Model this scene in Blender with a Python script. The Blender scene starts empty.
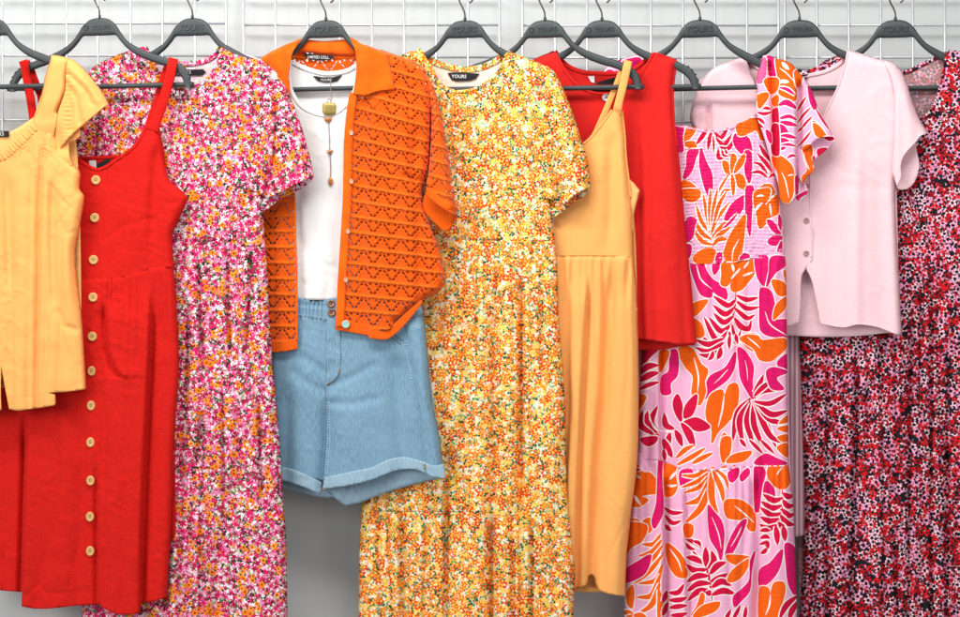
import bpy, bmesh, math, random
import numpy as np
from mathutils import Vector
from mathutils.geometry import delaunay_2d_cdt

random.seed(7)
scene = bpy.context.scene
COL = scene.collection
S = 457.0            # photo pixels per metre at the plane of the rail
DIST = 4.0           # camera to that plane
D0 = 0.13            # how far the rail of hangers stands off the wall
ZC = 1.25
SLOPE = 0.20         # every hanger hangs a little turned, right end towards the viewer


def lift(px, py, d):
    """photo position + stand-off from the wall -> world x, y, z"""
    s = (DIST - (d - D0)) / DIST
    return (px - 480.0) / S * s, -d, ZC + (308.5 - py) / S * s


def sl(r, g, b):
    def f(c):
        c /= 255.0
        return c / 12.92 if c <= 0.04045 else ((c + 0.055) / 1.055) ** 2.4
    return (f(r), f(g), f(b), 1.0)


# ------------------------------------------------------------------ objects
def tag(o, label=None, cat=None, group=None, kind=None):
    if label: o['label'] = label
    if cat: o['category'] = cat
    if group: o['group'] = group
    if kind: o['kind'] = kind
    return o


def thing(name, label, cat, loc, group=None):
    o = bpy.data.objects.new(name, None)
    COL.objects.link(o)
    o.location = loc
    o.empty_display_size = 0.05
    return tag(o, label, cat, group)


def root_loc(o):
    while o is not None and o.parent is not None:
        o = o.parent
    return Vector(o.location) if o is not None else Vector((0, 0, 0))


def link_mesh(name, me, parent=None, mats=()):
    for m in mats:
        me.materials.append(m)
    o = bpy.data.objects.new(name, me)
    COL.objects.link(o)
    if parent is not None:
        o.parent = parent
    return o


def mesh_from(name, verts, faces, parent, mats, smooth=True, uv=None, fmat=None):
    L = root_loc(parent) if parent is not None else Vector((0, 0, 0))
    V = np.asarray(verts, float) - np.array(L)
    me = bpy.data.meshes.new(name)
    me.from_pydata(V.tolist(), [], [list(f) for f in faces])
    if uv is not None:
        ul = me.uv_layers.new(name='UVMap')
        idx = np.empty(len(me.loops), np.int32)
        me.loops.foreach_get('vertex_index', idx)
        ul.data.foreach_set('uv', np.asarray(uv, np.float32)[idx].ravel())
    if fmat is not None:
        me.polygons.foreach_set('material_index', np.asarray(fmat, np.int32))
    me.polygons.foreach_set('use_smooth', [smooth] * len(me.polygons))
    me.update()
    return link_mesh(name, me, parent, mats)


# ------------------------------------------------------------------ curves and noise
def cr(p0, p1, p2, p3, n):
    t = np.linspace(0, 1, n, endpoint=False)[:, None]
    # centripetal-ish (plain Catmull-Rom with softened tangents)
    m1 = (p2 - p0) * 0.5
    m2 = (p3 - p1) * 0.5
    L = np.linalg.norm(p2 - p1) + 1e-6
    for m in (m1, m2):
        k = np.linalg.norm(m)
        if k > L: m *= L / k
    return ((2*t**3 - 3*t**2 + 1) * p1 + (t**3 - 2*t**2 + t) * m1 + (-2*t**3 + 3*t**2) * p2 + (t**3 - t**2) * m2)


def smooth_line(pts, step=2.0, closed=False, flags=None):
    P = [np.array(p[:2], float) for p in pts]
    fl = flags or [(p[2] if len(p) > 2 else '') for p in pts]
    n = len(P)
    out, seg = [], []
    rng = range(n if closed else n - 1)
    for i in rng:
        a, b = P[i], P[(i+1) % n]
        if (not closed and i == 0) or 'c' in fl[i]:
            z = a - (b - a)
        else:
            z = P[(i-1) % n]
        j = (i+1) % n
        if (not closed and i == n-2) or 'c' in fl[j]:
            w = b + (b - a)
        else:
            w = P[(i+2) % n]
        k = max(1, int(round(np.linalg.norm(b-a) / step)))
        q = cr(z, a, b, w, k)
        out.append(q)
        seg += ['n' in fl[i]] * k
    out = np.vstack(out)
    if not closed:
        out = np.vstack([out, P[-1][None]])
    return out, np.array(seg, bool)


def inside(poly, x, y):
    r = np.zeros(x.shape, bool)
    n = len(poly)
    for i in range(n):
        x1, y1 = poly[i]
        x2, y2 = poly[(i+1) % n]
        if y1 == y2: continue
        c = (y1 > y) != (y2 > y)
        xi = (x2-x1) * (y-y1) / (y2-y1) + x1
        r ^= c & (x < xi)
    return r


def seg_dist(segs, x, y):
    d = np.full(x.shape, 1e6)
    for (x1, y1, x2, y2) in segs:
        dx, dy = x2-x1, y2-y1
        L = dx*dx + dy*dy + 1e-9
        t = np.clip(((x-x1)*dx + (y-y1)*dy) / L, 0, 1)
        d = np.minimum(d, (x-x1-t*dx)**2 + (y-y1-t*dy)**2)
    return np.sqrt(d)


_tab = np.random.RandomState(11).rand(64, 256, 256)


def vn(x, y, seed=0):
    t = _tab[seed % 64]
    x = np.asarray(x, float); y = np.asarray(y, float)
    ix = np.floor(x).astype(int); iy = np.floor(y).astype(int)
    fx = x-ix; fy = y-iy
    fx = fx*fx*fx*(fx*(fx*6-15)+10); fy = fy*fy*fy*(fy*(fy*6-15)+10)
    g = lambda a, b: t[a & 255, b & 255]
    return ((g(ix, iy)*(1-fx) + g(ix+1, iy)*fx)*(1-fy) + (g(ix, iy+1)*(1-fx) + g(ix+1, iy+1)*fx)*fy)*2 - 1


KF = 1.7


def ss(a, b, v):
    t = np.clip((v-a)/(b-a+1e-9), 0, 1)
    return t*t*(3-2*t)


def px_at(path, y):
    p = sorted(path, key=lambda q: q[1])
    return np.interp(y, [q[1] for q in p], [q[0] for q in p])


def yfade(path, y, f0, f1):
    ys = [q[1] for q in path]
    a, b = min(ys), max(ys)
    r = np.ones_like(y)
    r = r * (ss(a, a+f0, y) if f0 else 1.0)
    r = r * ((1-ss(b-f1, b, y)) if f1 else 1.0)
    return r


def ridge(x, y, path, w, amp, f0=25, f1=0):
    s = (x-px_at(path, y))/w
    return KF*amp*np.exp(-s*s)*yfade(path, y, f0, f1)


def cliff(x, y, path, amp, L=14, side=1, soft=1.3, f0=25, f1=0, gr=1.25):
    """the edge of a fold that lies over the cloth next to it; side=+1: the right side lies on top"""
    s = (x-px_at(path, y))*side
    f = np.tanh(s/soft)*np.exp(-np.abs(s)/L) - gr*np.exp(-((s+2.6)/2.4)**2)
    return KF*amp*f*yfade(path, y, f0, f1)


def pleats(x, y, y0, lam, amp, seed, grow=70, asym=0.7, drift=0.9, vert=330):
    ph = x/lam + drift*vn(x/70.0, y/vert, seed) + 0.35*vn(x/25.0+9, y/160.0, seed+1)
    k = np.floor(ph)
    t = ph-k
    a = 0.55+0.45*vn(ph*0.77+3.3, y/240.0, seed+2)
    q = np.abs(np.sin(np.pi*(t + 0.10*asym*np.sin(2*np.pi*t))))       # round folds, narrow valleys between them
    pr = 1.55*(2*q-1.25)*0.62 + 0.38*np.sin(2*np.pi*t + asym*np.sin(2*np.pi*t))
    return KF*amp*a*pr*(1-np.exp(-np.clip(y-y0, 0, None)/grow))


def gathers(x, y, y0, lam, amp, seed, decay=26):
    """little puckers that leave a gathered seam"""
    yy = np.clip(y-y0, 0, None)
    ph = x/lam + 1.3*vn(x/17.0, 0*y+1.7, seed) + yy*0.004*vn(x/30.0, y/60.0, seed+3)
    a = 0.55+0.45*vn(x/9.0, y/40.0, seed+1)
    return amp*a*np.sin(2*np.pi*ph)*np.exp(-yy/decay)*(1-np.exp(-yy/4.0))*1.35


def tuck(y, seam, a=0.0042):
    """the top of a skirt slips behind the seam of what it hangs from"""
    return -a*ss(seam+3.5, seam-3.0, y)


def wrinkles(x, y, sc, amp, seed, ang=0.6, stretch=2.6):
    c, s = math.cos(ang), math.sin(ang)
    u = (x*c + y*s)/sc/stretch
    v = (-x*s + y*c)/sc
    n = vn(u, v, seed) + 0.5*vn(u*2.1, v*2.1, seed+1)
    r = 1-np.abs(n)*2
    m = np.clip(vn(x/55.0, y/70.0, seed+5)+0.35, 0, 1)
    return 1.25*amp*np.clip(r, -0.2, 1)**2*m + 1.25*amp*0.5*vn(x/sc/1.7, y/sc/1.7, seed+4)


def groove(x, y, pts, w, amp):
    q = [(pts[i][0], pts[i][1], pts[i+1][0], pts[i+1][1]) for i in range(len(pts)-1)]
    return -amp*np.exp(-(seg_dist(q, x, y)/w)**2)


# ------------------------------------------------------------------ cloth
class Hang:
    """where one hanger hangs: base depth of the cloth at a photo column"""
    def __init__(self, cx, extra=0.0):
        self.cx = cx; self.extra = extra

    def base(self, x):
        return D0 + self.extra + SLOPE*(np.asarray(x, float)-self.cx)/S


def cloth(name, parent, mats, outline, hang, fold=None, off=0.0, H=0.016, R=9.0, edge=-0.008, res=2.3,
          thick=0.0016, prints=None, uvf=None, step=None, seams=()):
    """one sheet of cloth: outline in photo pixels, its own folds, its edges rolling back round the body.
    'n' after an outline point: the edge that starts there is a free hem / neckline and does not roll back"""
    pts, nocurl = smooth_line(outline, step or res, closed=True)
    n = len(pts)
    segs = [(pts[i][0], pts[i][1], pts[(i+1) % n][0], pts[(i+1) % n][1]) for i in range(n) if not nocurl[i]]
    allseg = [(pts[i][0], pts[i][1], pts[(i+1) % n][0], pts[(i+1) % n][1]) for i in range(n)]
    x0, y0 = pts.min(0); x1, y1 = pts.max(0)
    gy = np.arange(y0, y1, res*0.87)
    rows = []
    for k, yy in enumerate(gy):
        xs = np.arange(x0 + (res*0.5 if k % 2 else 0), x1, res)
        rows.append(np.stack([xs, np.full_like(xs, yy)], 1))
    g = np.vstack(rows)
    ok = inside(pts, g[:, 0], g[:, 1])
    g = g[ok]
    d = seg_dist(allseg, g[:, 0], g[:, 1])
    g = g[d > res*0.45]
    V = [Vector(p) for p in pts.tolist()] + [Vector(p) for p in g.tolist()]
    E = [(i, (i+1) % n) for i in range(n)]
    if prints:
        bx0, by0, bx1, by1 = x0-2, y0-2, x1+2, y1+2
        use = []
        for (poly, mi) in prints:
            if poly[:, 0].max() < bx0 or poly[:, 0].min() > bx1 or poly[:, 1].max() < by0 or poly[:, 1].min() > by1:
                continue
            use.append((poly, mi))
            b = len(V)
            V += [Vector(p) for p in poly.tolist()]
            m = len(poly)
            E += [(b+i, b+(i+1) % m) for i in range(m)]
    r = delaunay_2d_cdt(V, E, [], 0, 1e-5, False)
    vx = np.array([tuple(v) for v in r[0]], float)
    F = np.array([f for f in r[2] if len(f) == 3], int)
    c = vx[F].mean(1)
    keep = inside(pts, c[:, 0], c[:, 1])
    F = F[keep]; c = c[keep]
    used = np.unique(F)
    remap = -np.ones(len(vx), int); remap[used] = np.arange(len(used))
    vx = vx[used]; F = remap[F]
    fm = None
    if prints:
        fm = np.zeros(len(F), int)
        for (poly, mi) in use:
            a0, b0 = poly.min(0); a1, b1 = poly.max(0)
            sel = np.where((c[:, 0] >= a0) & (c[:, 0] <= a1) & (c[:, 1] >= b0) & (c[:, 1] <= b1))[0]
            if len(sel):
                hit = inside(poly, c[sel, 0], c[sel, 1])
                fm[sel[hit]] = mi

    def depth(x, y):
        x = np.atleast_1d(np.asarray(x, float)); y = np.atleast_1d(np.asarray(y, float))
        if segs:
            t = np.clip(seg_dist(segs, x, y)/R, 0, 1)
            pr = np.sqrt(np.clip(1-(1-t)**2, 0, 1))
        else:
            t = np.ones_like(x); pr = t
        d = hang.base(x) + off + edge + (H-edge)*pr
        if fold is not None:
            f = fold(x, y)*(0.25+0.75*ss(0, 1, t))
            if H > 0:
                lo = -(H+0.016)
                f = np.where(f < lo*0.5, lo*0.5+(lo*0.5)*np.tanh((f-lo*0.5)/(lo*0.5)), f)
            d = d + f
        return d

    dd = depth(vx[:, 0], vx[:, 1])
    s = (DIST-(dd-D0))/DIST
    W = np.stack([(vx[:, 0]-480)/S*s, -dd, ZC+(308.5-vx[:, 1])/S*s], 1)
    # make faces look at the viewer
    a, b2, c2 = vx[F[:, 0]], vx[F[:, 1]], vx[F[:, 2]]
    cr_ = (b2[:, 0]-a[:, 0])*(c2[:, 1]-a[:, 1]) - (b2[:, 1]-a[:, 1])*(c2[:, 0]-a[:, 0])
    F[cr_ > 0] = F[cr_ > 0][:, ::-1]
    if uvf is None:
        uv = np.stack([vx[:, 0]/S, -vx[:, 1]/S], 1)
    else:
        u_, v_ = uvf(vx[:, 0], vx[:, 1]); uv = np.stack([u_, v_], 1)
    o = mesh_from(name, W, F, parent, mats if isinstance(mats, (list, tuple)) else [mats], True, uv, fm)
    if thick:
        md = o.modifiers.new('thickness', 'SOLIDIFY')
        md.thickness = thick; md.offset = -1.0
    o_depth = depth
    return o, o_depth


def tube_mesh(path3, rad, seg=10, flat=None, cap=True):
    """sweep of a round (or flattened: flat=(across, through)) section along world points"""
    P = [np.array(p, float) for p in path3]
    V, F = [], []
    n = len(P)
    up = np.array([0, -1.0, 0])
    for i in range(n):
        t = P[min(i+1, n-1)]-P[max(i-1, 0)]
        t /= np.linalg.norm(t)+1e-9
        a = np.cross(t, up)
        if np.linalg.norm(a) < 1e-3: a = np.cross(t, np.array([1.0, 0, 0]))
        a /= np.linalg.norm(a)
        b = np.cross(a, t)
        r = rad[i] if hasattr(rad, '__len__') else rad
        ra, rb = (r, r) if flat is None else (r*flat[0], r*flat[1])
        for k in range(seg):
            q = 2*math.pi*k/seg
            V.append(P[i]+a*ra*math.cos(q)+b*rb*math.sin(q))
    for i in range(n-1):
        for k in range(seg):
            F.append((i*seg+k, i*seg+(k+1) % seg, (i+1)*seg+(k+1) % seg, (i+1)*seg+k))
    if cap:
        F.append(tuple(range(seg))[::-1])
        F.append(tuple((n-1)*seg+k for k in range(seg)))
    return V, F


def add(vf, V, F):
    b = len(V)
    V.extend(vf[0])
    F.extend(tuple(i+b for i in f) for f in vf[1])


def band(name, parent, mat, pts, width, depth, thick=0.0022, lift_=0.0008, step=2.0, wob=0.0, uvs=True):
    """a sewn band / binding / strap: centre line in photo pixels, width in pixels, depth(x,y) of what it lies on"""
    q, _ = smooth_line(pts, step)
    n = len(q)
    w = width if hasattr(width, '__len__') else [width]*len(pts)
    t = np.linspace(0, 1, n)
    ww = np.interp(t, np.linspace(0, 1, len(w)), w)
    tan = np.gradient(q, axis=0); tan /= np.linalg.norm(tan, axis=1)[:, None]+1e-9
    nor = np.stack([-tan[:, 1], tan[:, 0]], 1)
    V, F, UV = [], [], []
    prof = [(-0.5, 0.0), (-0.46, 0.7), (-0.25, 1.0), (0.0, 1.0), (0.25, 1.0), (0.46, 0.7), (0.5, 0.0)]
    m = len(prof)
    cd = depth(q[:, 0], q[:, 1]) if callable(depth) else np.full(n, depth)
    for i in range(n):
        for (a, h) in prof:
            p = q[i]+nor[i]*a*ww[i]
            V.append(lift(p[0], p[1], cd[i]+lift_+h*thick+wob*math.sin(i*1.1)*0.5))
            UV.append((p[0]/S, -p[1]/S))
    for i in range(n):
        p = q[i]
        V.append(lift(p[0], p[1], cd[i]+lift_-thick)); UV.append((p[0]/S, -p[1]/S))
    for i in range(n-1):
        for k in range(m-1):
            F.append((i*m+k, i*m+k+1, (i+1)*m+k+1, (i+1)*m+k))
        F.append((i*m, (i+1)*m, n*m+i+1, n*m+i))
        F.append((i*m+m-1, n*m+i, n*m+i+1, (i+1)*m+m-1))
    return mesh_from(name, V, F, parent, [mat], True, UV)


def stitch_line(name, parent, mat, lines, depth, width=0.8, thick=0.0006):
    """rows of topstitching: short dashes, all one mesh"""
    V, F = [], []
    for pts in lines:
        q, _ = smooth_line(pts, 0.9)
        for i in range(0, len(q)-2, 3):
            a, b = q[i], q[i+2]
            da = depth(np.array([a[0], b[0]]), np.array([a[1], b[1]]))
            pa = np.array(lift(a[0], a[1], da[0]+0.0004)); pb = np.array(lift(b[0], b[1], da[1]+0.0004))
            add(tube_mesh([pa, (pa+pb)/2, pb], width*0.5/S, 5, (1, 0.6)), V, F)
    return mesh_from(name, V, F, parent, [mat], True)


def disc(name, parent, mat, px, py, d, r, th=0.003, holes=True, dish=0.25, mat2=None, squash=1.0):
    """a button: lathe profile facing the viewer"""
    V, F = [], []
    prof = [(0, 1-dish), (0.35, 1-dish), (0.62, 1-dish*0.6), (0.74, 1.0), (0.9, 0.95), (1.0, 0.6), (1.0, 0.0)]
    n = 22
    c = lift(px, py, d)
    rr = r/S
    for (a, h) in prof:
        for k in range(n):
            q = 2*math.pi*k/n
            V.append((c[0]+a*rr*math.cos(q)*squash, c[1]-h*th, c[2]+a*rr*math.sin(q)))
    for i in range(len(prof)-1):
        for k in range(n):
            F.append((i*n+k, (i+1)*n+k, (i+1)*n+(k+1) % n, i*n+(k+1) % n))
    o = mesh_from(name, V, F, parent, [mat], True)
    if holes and mat2 is not None:
        V, F = [], []
        for (sx, sy) in ((-1, -1), (1, -1), (-1, 1), (1, 1)):
            b = len(V)
            for k in range(8):
                q = 2*math.pi*k/8
                V.append((c[0]+(sx*0.17+0.11*math.cos(q))*rr*squash, c[1]-th*(1-dish)-0.0003, c[2]+(sy*0.17+0.11*math.sin(q))*rr))
            F.append(tuple(range(b, b+8)))
        mesh_from('thread_holes', V, F, o, [mat2], False)
    return o


def text_mesh(body, size, extrude, bold=0.0):
    cu = bpy.data.curves.new('lettering', 'FONT')
    cu.body = body; cu.size = size; cu.extrude = extrude; cu.align_x = 'CENTER'; cu.align_y = 'CENTER'
    cu.offset = bold
    cu.resolution_u = 3
    o = bpy.data.objects.new('lettering', cu)
    COL.objects.link(o)
    dg = bpy.context.evaluated_depsgraph_get()
    dg.update()
    me = bpy.data.meshes.new_from_object(o.evaluated_get(dg))
    bpy.data.objects.remove(o)
    bpy.data.curves.remove(cu)
    return me


def text_on(parent, mat, body, px, py, d, size_px, rot=0.0, extrude=0.0003, bold=0.0, yaw=0.0, sx=1.0):
    me = text_mesh(body, size_px/S, extrude, bold)
    me.materials.clear()
    c = lift(px, py, d)
    L = root_loc(parent)
    ca, sa = math.cos(rot), math.sin(rot)
    for v in me.vertices:
        x, y, z = v.co.x*sx, v.co.y, v.co.z
        x, y = x*ca-y*sa, x*sa+y*ca
        v.co = Vector((c[0]+x, c[1]-z-x*math.tan(yaw), c[2]+y))-L
    return link_mesh('lettering', me, parent, [mat])


def plate(name, parent, mat, poly, depth, th=0.0015):
    """a small flat piece (label, tag): photo polygon, front at depth"""
    dep = depth if callable(depth) else (lambda x, y: np.full(np.shape(np.atleast_1d(x)), depth))
    P = np.array(poly, float)
    d = dep(P[:, 0], P[:, 1])
    n = len(P)
    V = [lift(P[i][0], P[i][1], d[i]+th) for i in range(n)] + [lift(P[i][0], P[i][1], d[i]) for i in range(n)]
    F = [tuple(range(n)), tuple(range(n, 2*n))[::-1]] + [(i, (i+1) % n, n+(i+1) % n, n+i) for i in range(n)]
    return mesh_from(name, V, F, parent, [mat], False)


# ------------------------------------------------------------------ materials
class NT:
    def __init__(self, name):
        self.m = bpy.data.materials.new(name)
        self.m.use_nodes = True
        self.t = self.m.node_tree
        self.t.nodes.clear()
        self.out = self.n('ShaderNodeOutputMaterial')

    def n(self, kind, **kw):
        nd = self.t.nodes.new(kind)
        for k, v in kw.items(): setattr(nd, k, v)
        return nd

    def put(self, sock, v):
        if isinstance(v, bpy.types.NodeSocket): self.t.links.new(v, sock)
        elif v is not None: sock.default_value = v

    def math(self, op, a, b=None, c=None, clamp=False):
        nd = self.n('ShaderNodeMath', operation=op, use_clamp=clamp)
        for i, v in enumerate((a, b, c)):
            if v is not None: self.put(nd.inputs[i], v)
        return nd.outputs[0]

    def vmath(self, op, a, b=None, scale=None):
        nd = self.n('ShaderNodeVectorMath', operation=op)
        self.put(nd.inputs[0], a)
        if b is not None: self.put(nd.inputs[1], b)
        if scale is not None: self.put(nd.inputs['Scale'], scale)
        return nd.outputs['Value'] if op in ('LENGTH', 'DOT_PRODUCT', 'DISTANCE') else nd.outputs[0]

    def mix(self, f, a, b, blend='MIX'):
        nd = self.n('ShaderNodeMix', data_type='RGBA', blend_type=blend)
        self.put(nd.inputs[0], f); self.put(nd.inputs[6], a); self.put(nd.inputs[7], b)
        return nd.outputs[2]

    def uv(self):
        return self.n('ShaderNodeUVMap', uv_map='UVMap').outputs[0]

    def obj(self):
        return self.n('ShaderNodeTexCoord').outputs['Object']

    def sep(self, v):
        nd = self.n('ShaderNodeSeparateXYZ'); self.put(nd.inputs[0], v)
        return nd.outputs

    def com(self, x, y, z=0.0):
        nd = self.n('ShaderNodeCombineXYZ')
        self.put(nd.inputs[0], x); self.put(nd.inputs[1], y); self.put(nd.inputs[2], z)
        return nd.outputs[0]

    def noise(self, v, scale, detail=2.0, rough=0.5):
        nd = self.n('ShaderNodeTexNoise')
        self.put(nd.inputs['Vector'], v); nd.inputs['Scale'].default_value = scale
        nd.inputs['Detail'].default_value = detail; nd.inputs['Roughness'].default_value = rough
        return nd.outputs['Fac']

    def ramp(self, f, a, b):
        nd = self.n('ShaderNodeMapRange', interpolation_type='SMOOTHSTEP')
        self.put(nd.inputs[0], f); nd.inputs[1].default_value = a; nd.inputs[2].default_value = b
        return nd.outputs[0]

    def finish(self, col, rough=0.85, spec=0.25, bump=None, bstr=0.3, bdist=0.001, metallic=0.0, sheen=0.0, alpha=None, sss=0.0):
        p = self.n('ShaderNodeBsdfPrincipled')
        self.put(p.inputs['Base Color'], col)
        self.put(p.inputs['Roughness'], rough)
        p.inputs['Specular IOR Level'].default_value = spec
        p.inputs['Metallic'].default_value = metallic
        if sheen:
            p.inputs['Sheen Weight'].default_value = sheen
            p.inputs['Sheen Roughness'].default_value = 0.5
        if bump is not None:
            b = self.n('ShaderNodeBump')
            b.inputs['Strength'].default_value = bstr; b.inputs['Distance'].default_value = bdist
            self.put(b.inputs['Height'], bump)
            self.t.links.new(b.outputs[0], p.inputs['Normal'])
        sh = p.outputs[0]
        if alpha is not None:
            self.put(p.inputs['Alpha'], alpha)
        self.t.links.new(sh, self.out.inputs[0])
        return self.m


def weave(nt, uv, k=1.0):
    """linen-like slubs: long thin threads both ways"""
    s = nt.sep(uv)
    a = nt.noise(nt.com(nt.math('MULTIPLY', s[0], 90.0*k), nt.math('MULTIPLY', s[1], 900.0*k)), 1.0, 2)
    b = nt.noise(nt.com(nt.math('MULTIPLY', s[0], 900.0*k), nt.math('MULTIPLY', s[1], 90.0*k)), 1.0, 2)
    return nt.math('MULTIPLY', nt.math('ADD', a, b), 0.5)


def fabric(name, col, vary=0.10, rough=0.88, k=1.0, bstr=0.25, spec=0.2, sheen=0.0, big=0.025):
    nt = NT(name)
    uv = nt.uv()
    w = weave(nt, uv, k)
    d = [c*(1-vary) for c in col[:3]]+[1]; l = [min(1, c*(1+vary)) for c in col[:3]]+[1]
    c = nt.mix(nt.ramp(w, 0.32, 0.68), d, l)
    g = nt.noise(uv, 14.0, 3)
    t2 = weave(nt, uv, k*0.36)
    c = nt.mix(nt.ramp(t2, 0.34, 0.66), nt.mix(1.0, c, [1-vary*0.8]*3+[1], 'MULTIPLY'), c)
    c = nt.mix(nt.ramp(g, 0.3, 0.7), c, nt.mix(1.0, c, [1-big]*3+[1], 'MULTIPLY'))
    return nt.finish(c, rough, spec, nt.math('ADD', w, nt.math('MULTIPLY', t2, 1.4)), bstr, 0.0012, sheen=sheen)


def plain(name, col, rough=0.5, metallic=0.0, spec=0.5, grain=60.0, vary=0.06):
    nt = NT(name)
    n = nt.noise(nt.obj(), grain, 3)
    c = nt.mix(n, [x*(1-vary) for x in col[:3]]+[1], [min(1, x*(1+vary)) for x in col[:3]]+[1])
    return nt.finish(c, rough, spec, n, 0.08, 0.0006, metallic=metallic)


def flower(nt, uv, scale, off, R, petals=5, keep=1.0, cluster=None, depthk=0.30, rnd=0.95, ck=0.27):
    """scattered little flowers: one per Voronoi cell, own turn and size -> mask, centre mask, three random numbers"""
    v = nt.vmath('ADD', uv, (off[0], off[1], 0.0))
    vo = nt.n('ShaderNodeTexVoronoi', voronoi_dimensions='2D', feature='F1')
    nt.put(vo.inputs['Vector'], v)
    vo.inputs['Scale'].default_value = scale; vo.inputs['Randomness'].default_value = rnd
    loc = nt.vmath('SCALE', nt.vmath('SUBTRACT', v, vo.outputs['Position']), scale=scale)
    s = nt.sep(loc); r = nt.sep(vo.outputs['Color'])
    ang = nt.math('ADD', nt.math('ARCTAN2', s[1], s[0]), nt.math('MULTIPLY', r[0], 6.283))
    rad = nt.math('SQRT', nt.math('ADD', nt.math('MULTIPLY', s[0], s[0]), nt.math('MULTIPLY', s[1], s[1])))
    edge = nt.math('MULTIPLY', nt.math('ADD', 1-depthk, nt.math('MULTIPLY', nt.math('COSINE', nt.math('MULTIPLY', ang, float(petals))), depthk)), R)
    edge = nt.math('MULTIPLY', edge, nt.math('ADD', 0.75, nt.math('MULTIPLY', r[1], 0.4)))
    m = nt.math('LESS_THAN', rad, edge)
    th = keep
    if cluster is not None:
        th = nt.math('MULTIPLY', nt.ramp(nt.noise(v, cluster[0], 1.0), cluster[1], cluster[2]), keep)
    m = nt.math('MULTIPLY', m, nt.math('LESS_THAN', r[2], th))
    ce = nt.math('MULTIPLY', m, nt.math('LESS_THAN', rad, R*ck))
    return m, ce, r, rad


def ditsy(name, ground, layers, seed=0.0, fade=0.0, fadecol=(0.8, 0.78, 0.76, 1)):
    nt = NT(name)
    uv = nt.uv()
    wob = nt.n('ShaderNodeTexNoise'); nt.put(wob.inputs['Vector'], uv); wob.inputs['Scale'].default_value = 160.0
    uvw = nt.vmath('ADD', uv, nt.vmath('SCALE', nt.vmath('SUBTRACT', wob.outputs['Color'], (0.5, 0.5, 0.5)), scale=0.006))
    c = ground
    g = nt.noise(uv, 120.0, 2)
    c = nt.mix(g, [x*0.93 for x in ground[:3]]+[1], ground)
    for i, L in enumerate(layers):
        m, ce, r, rad = flower(nt, uvw, L['scale'], (seed+i*1.37, seed*0.7+i*2.11), L['R'], L.get('petals', 5), L.get('keep', 1), L.get('cluster'), L.get('depth', 0.30), ck=L.get('ck', 0.27))
        a, b = L['cols']
        col = nt.mix(nt.math('LESS_THAN', r[1], L.get('split', 0.5)), a, b)
        if 'inner' in L:
            col = nt.mix(nt.math('LESS_THAN', rad, L['R']*0.55), col, nt.mix(0.45, col, L['inner']))
        if 'centre' in L:
            col = nt.mix(ce, col, L['centre'])
        c = nt.mix(m, c, col)
    if fade: c = nt.mix(fade, c, fadecol)
    w = weave(nt, uv)
    return nt.finish(c, 0.85, 0.2, w, 0.15, 0.0008)

# ================================================================== materials
M = {}
M['wall'] = None


def wall_mat():
    nt = NT('painted_wall')
    o = nt.obj()
    n = nt.noise(o, 1.6, 4, 0.6); f = nt.noise(o, 220.0, 3)
    c = nt.mix(nt.ramp(n, 0.3, 0.7), sl(196, 199, 198), sl(204, 207, 205))
    return nt.finish(c, 0.7, 0.3, f, 0.12, 0.0008)


M['wall'] = wall_mat()
M['wire'] = plain('zinc_wire', sl(196, 199, 203), 0.34, 0.55, 0.6, 40)
M['hanger'] = plain('charcoal_plastic', sl(56, 62, 63), 0.5, 0.0, 0.45, 300, 0.10)
M['hanger_text'] = plain('charcoal_plastic_raised', sl(51, 57, 58), 0.4, 0.0, 0.5, 300)
M['rubber'] = plain('black_rubber', sl(40, 43, 44), 0.6, 0.0, 0.4, 200)
M['steel'] = plain('steel_hook', sl(92, 84, 80), 0.28, 0.9, 0.5, 60)
M['yellow'] = fabric('marigold_linen', sl(254, 181, 102), 0.05, bstr=0.3)
M['yellow_in'] = fabric('marigold_linen_reverse', sl(254, 192, 118), 0.05)
M['red'] = fabric('red_linen', sl(214, 26, 18), 0.17, bstr=0.5)
M['apricot'] = fabric('apricot_linen', sl(253, 178, 101), 0.05, bstr=0.3)
M['scarlet'] = fabric('scarlet_jersey', sl(218, 34, 30), 0.07, k=1.0, bstr=0.25)
M['white'] = fabric('white_jersey', sl(234, 232, 230), 0.025, k=1.0, bstr=0.25, big=0.02)
M['pink'] = fabric('pale_pink_knit', sl(246, 206, 212), 0.05, k=1.0, bstr=0.4, big=0.015)
M['orange_rib'] = None
M['black_label'] = plain('black_woven_label', sl(26, 25, 27), 0.7, 0, 0.3, 400, 0.2)
M['white_label'] = plain('white_care_label', sl(228, 228, 226), 0.7, 0, 0.3, 400)
M['ink'] = plain('pale_thread', sl(214, 212, 208), 0.7, 0, 0.2, 400)
M['wood'] = None
M['dark_hole'] = plain('dark_thread', sl(96, 62, 30), 0.8, 0, 0.2, 200)
M['pearl'] = plain('pearl_button', sl(206, 168, 132), 0.25, 0.1, 0.6, 150, 0.12)
M['mint'] = plain('mint_shell_button', sl(172, 206, 190), 0.25, 0.1, 0.6, 150, 0.12)
M['copper'] = plain('copper_button', sl(150, 112, 92), 0.38, 0.8, 0.5, 200, 0.2)
M['gold'] = plain('old_gold', sl(160, 142, 78), 0.45, 0.5, 0.5, 80)
M['rose'] = plain('rose_gold', sl(206, 140, 86), 0.32, 0.8, 0.6, 80, 0.15)
M['chain'] = plain('fine_chain', sl(150, 140, 136), 0.4, 0.8, 0.5, 80)
M['smoke'] = plain('smoky_button', sl(176, 140, 140), 0.25, 0.2, 0.6, 150)
M['thread'] = plain('denim_thread', sl(178, 200, 212), 0.8, 0, 0.2, 200)
M['dark_thread'] = plain('denim_dark_seam', sl(96, 128, 152), 0.8, 0, 0.2, 200)
M['tan_thread'] = plain('tan_thread', sl(168, 126, 76), 0.8, 0, 0.2, 200)
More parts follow.
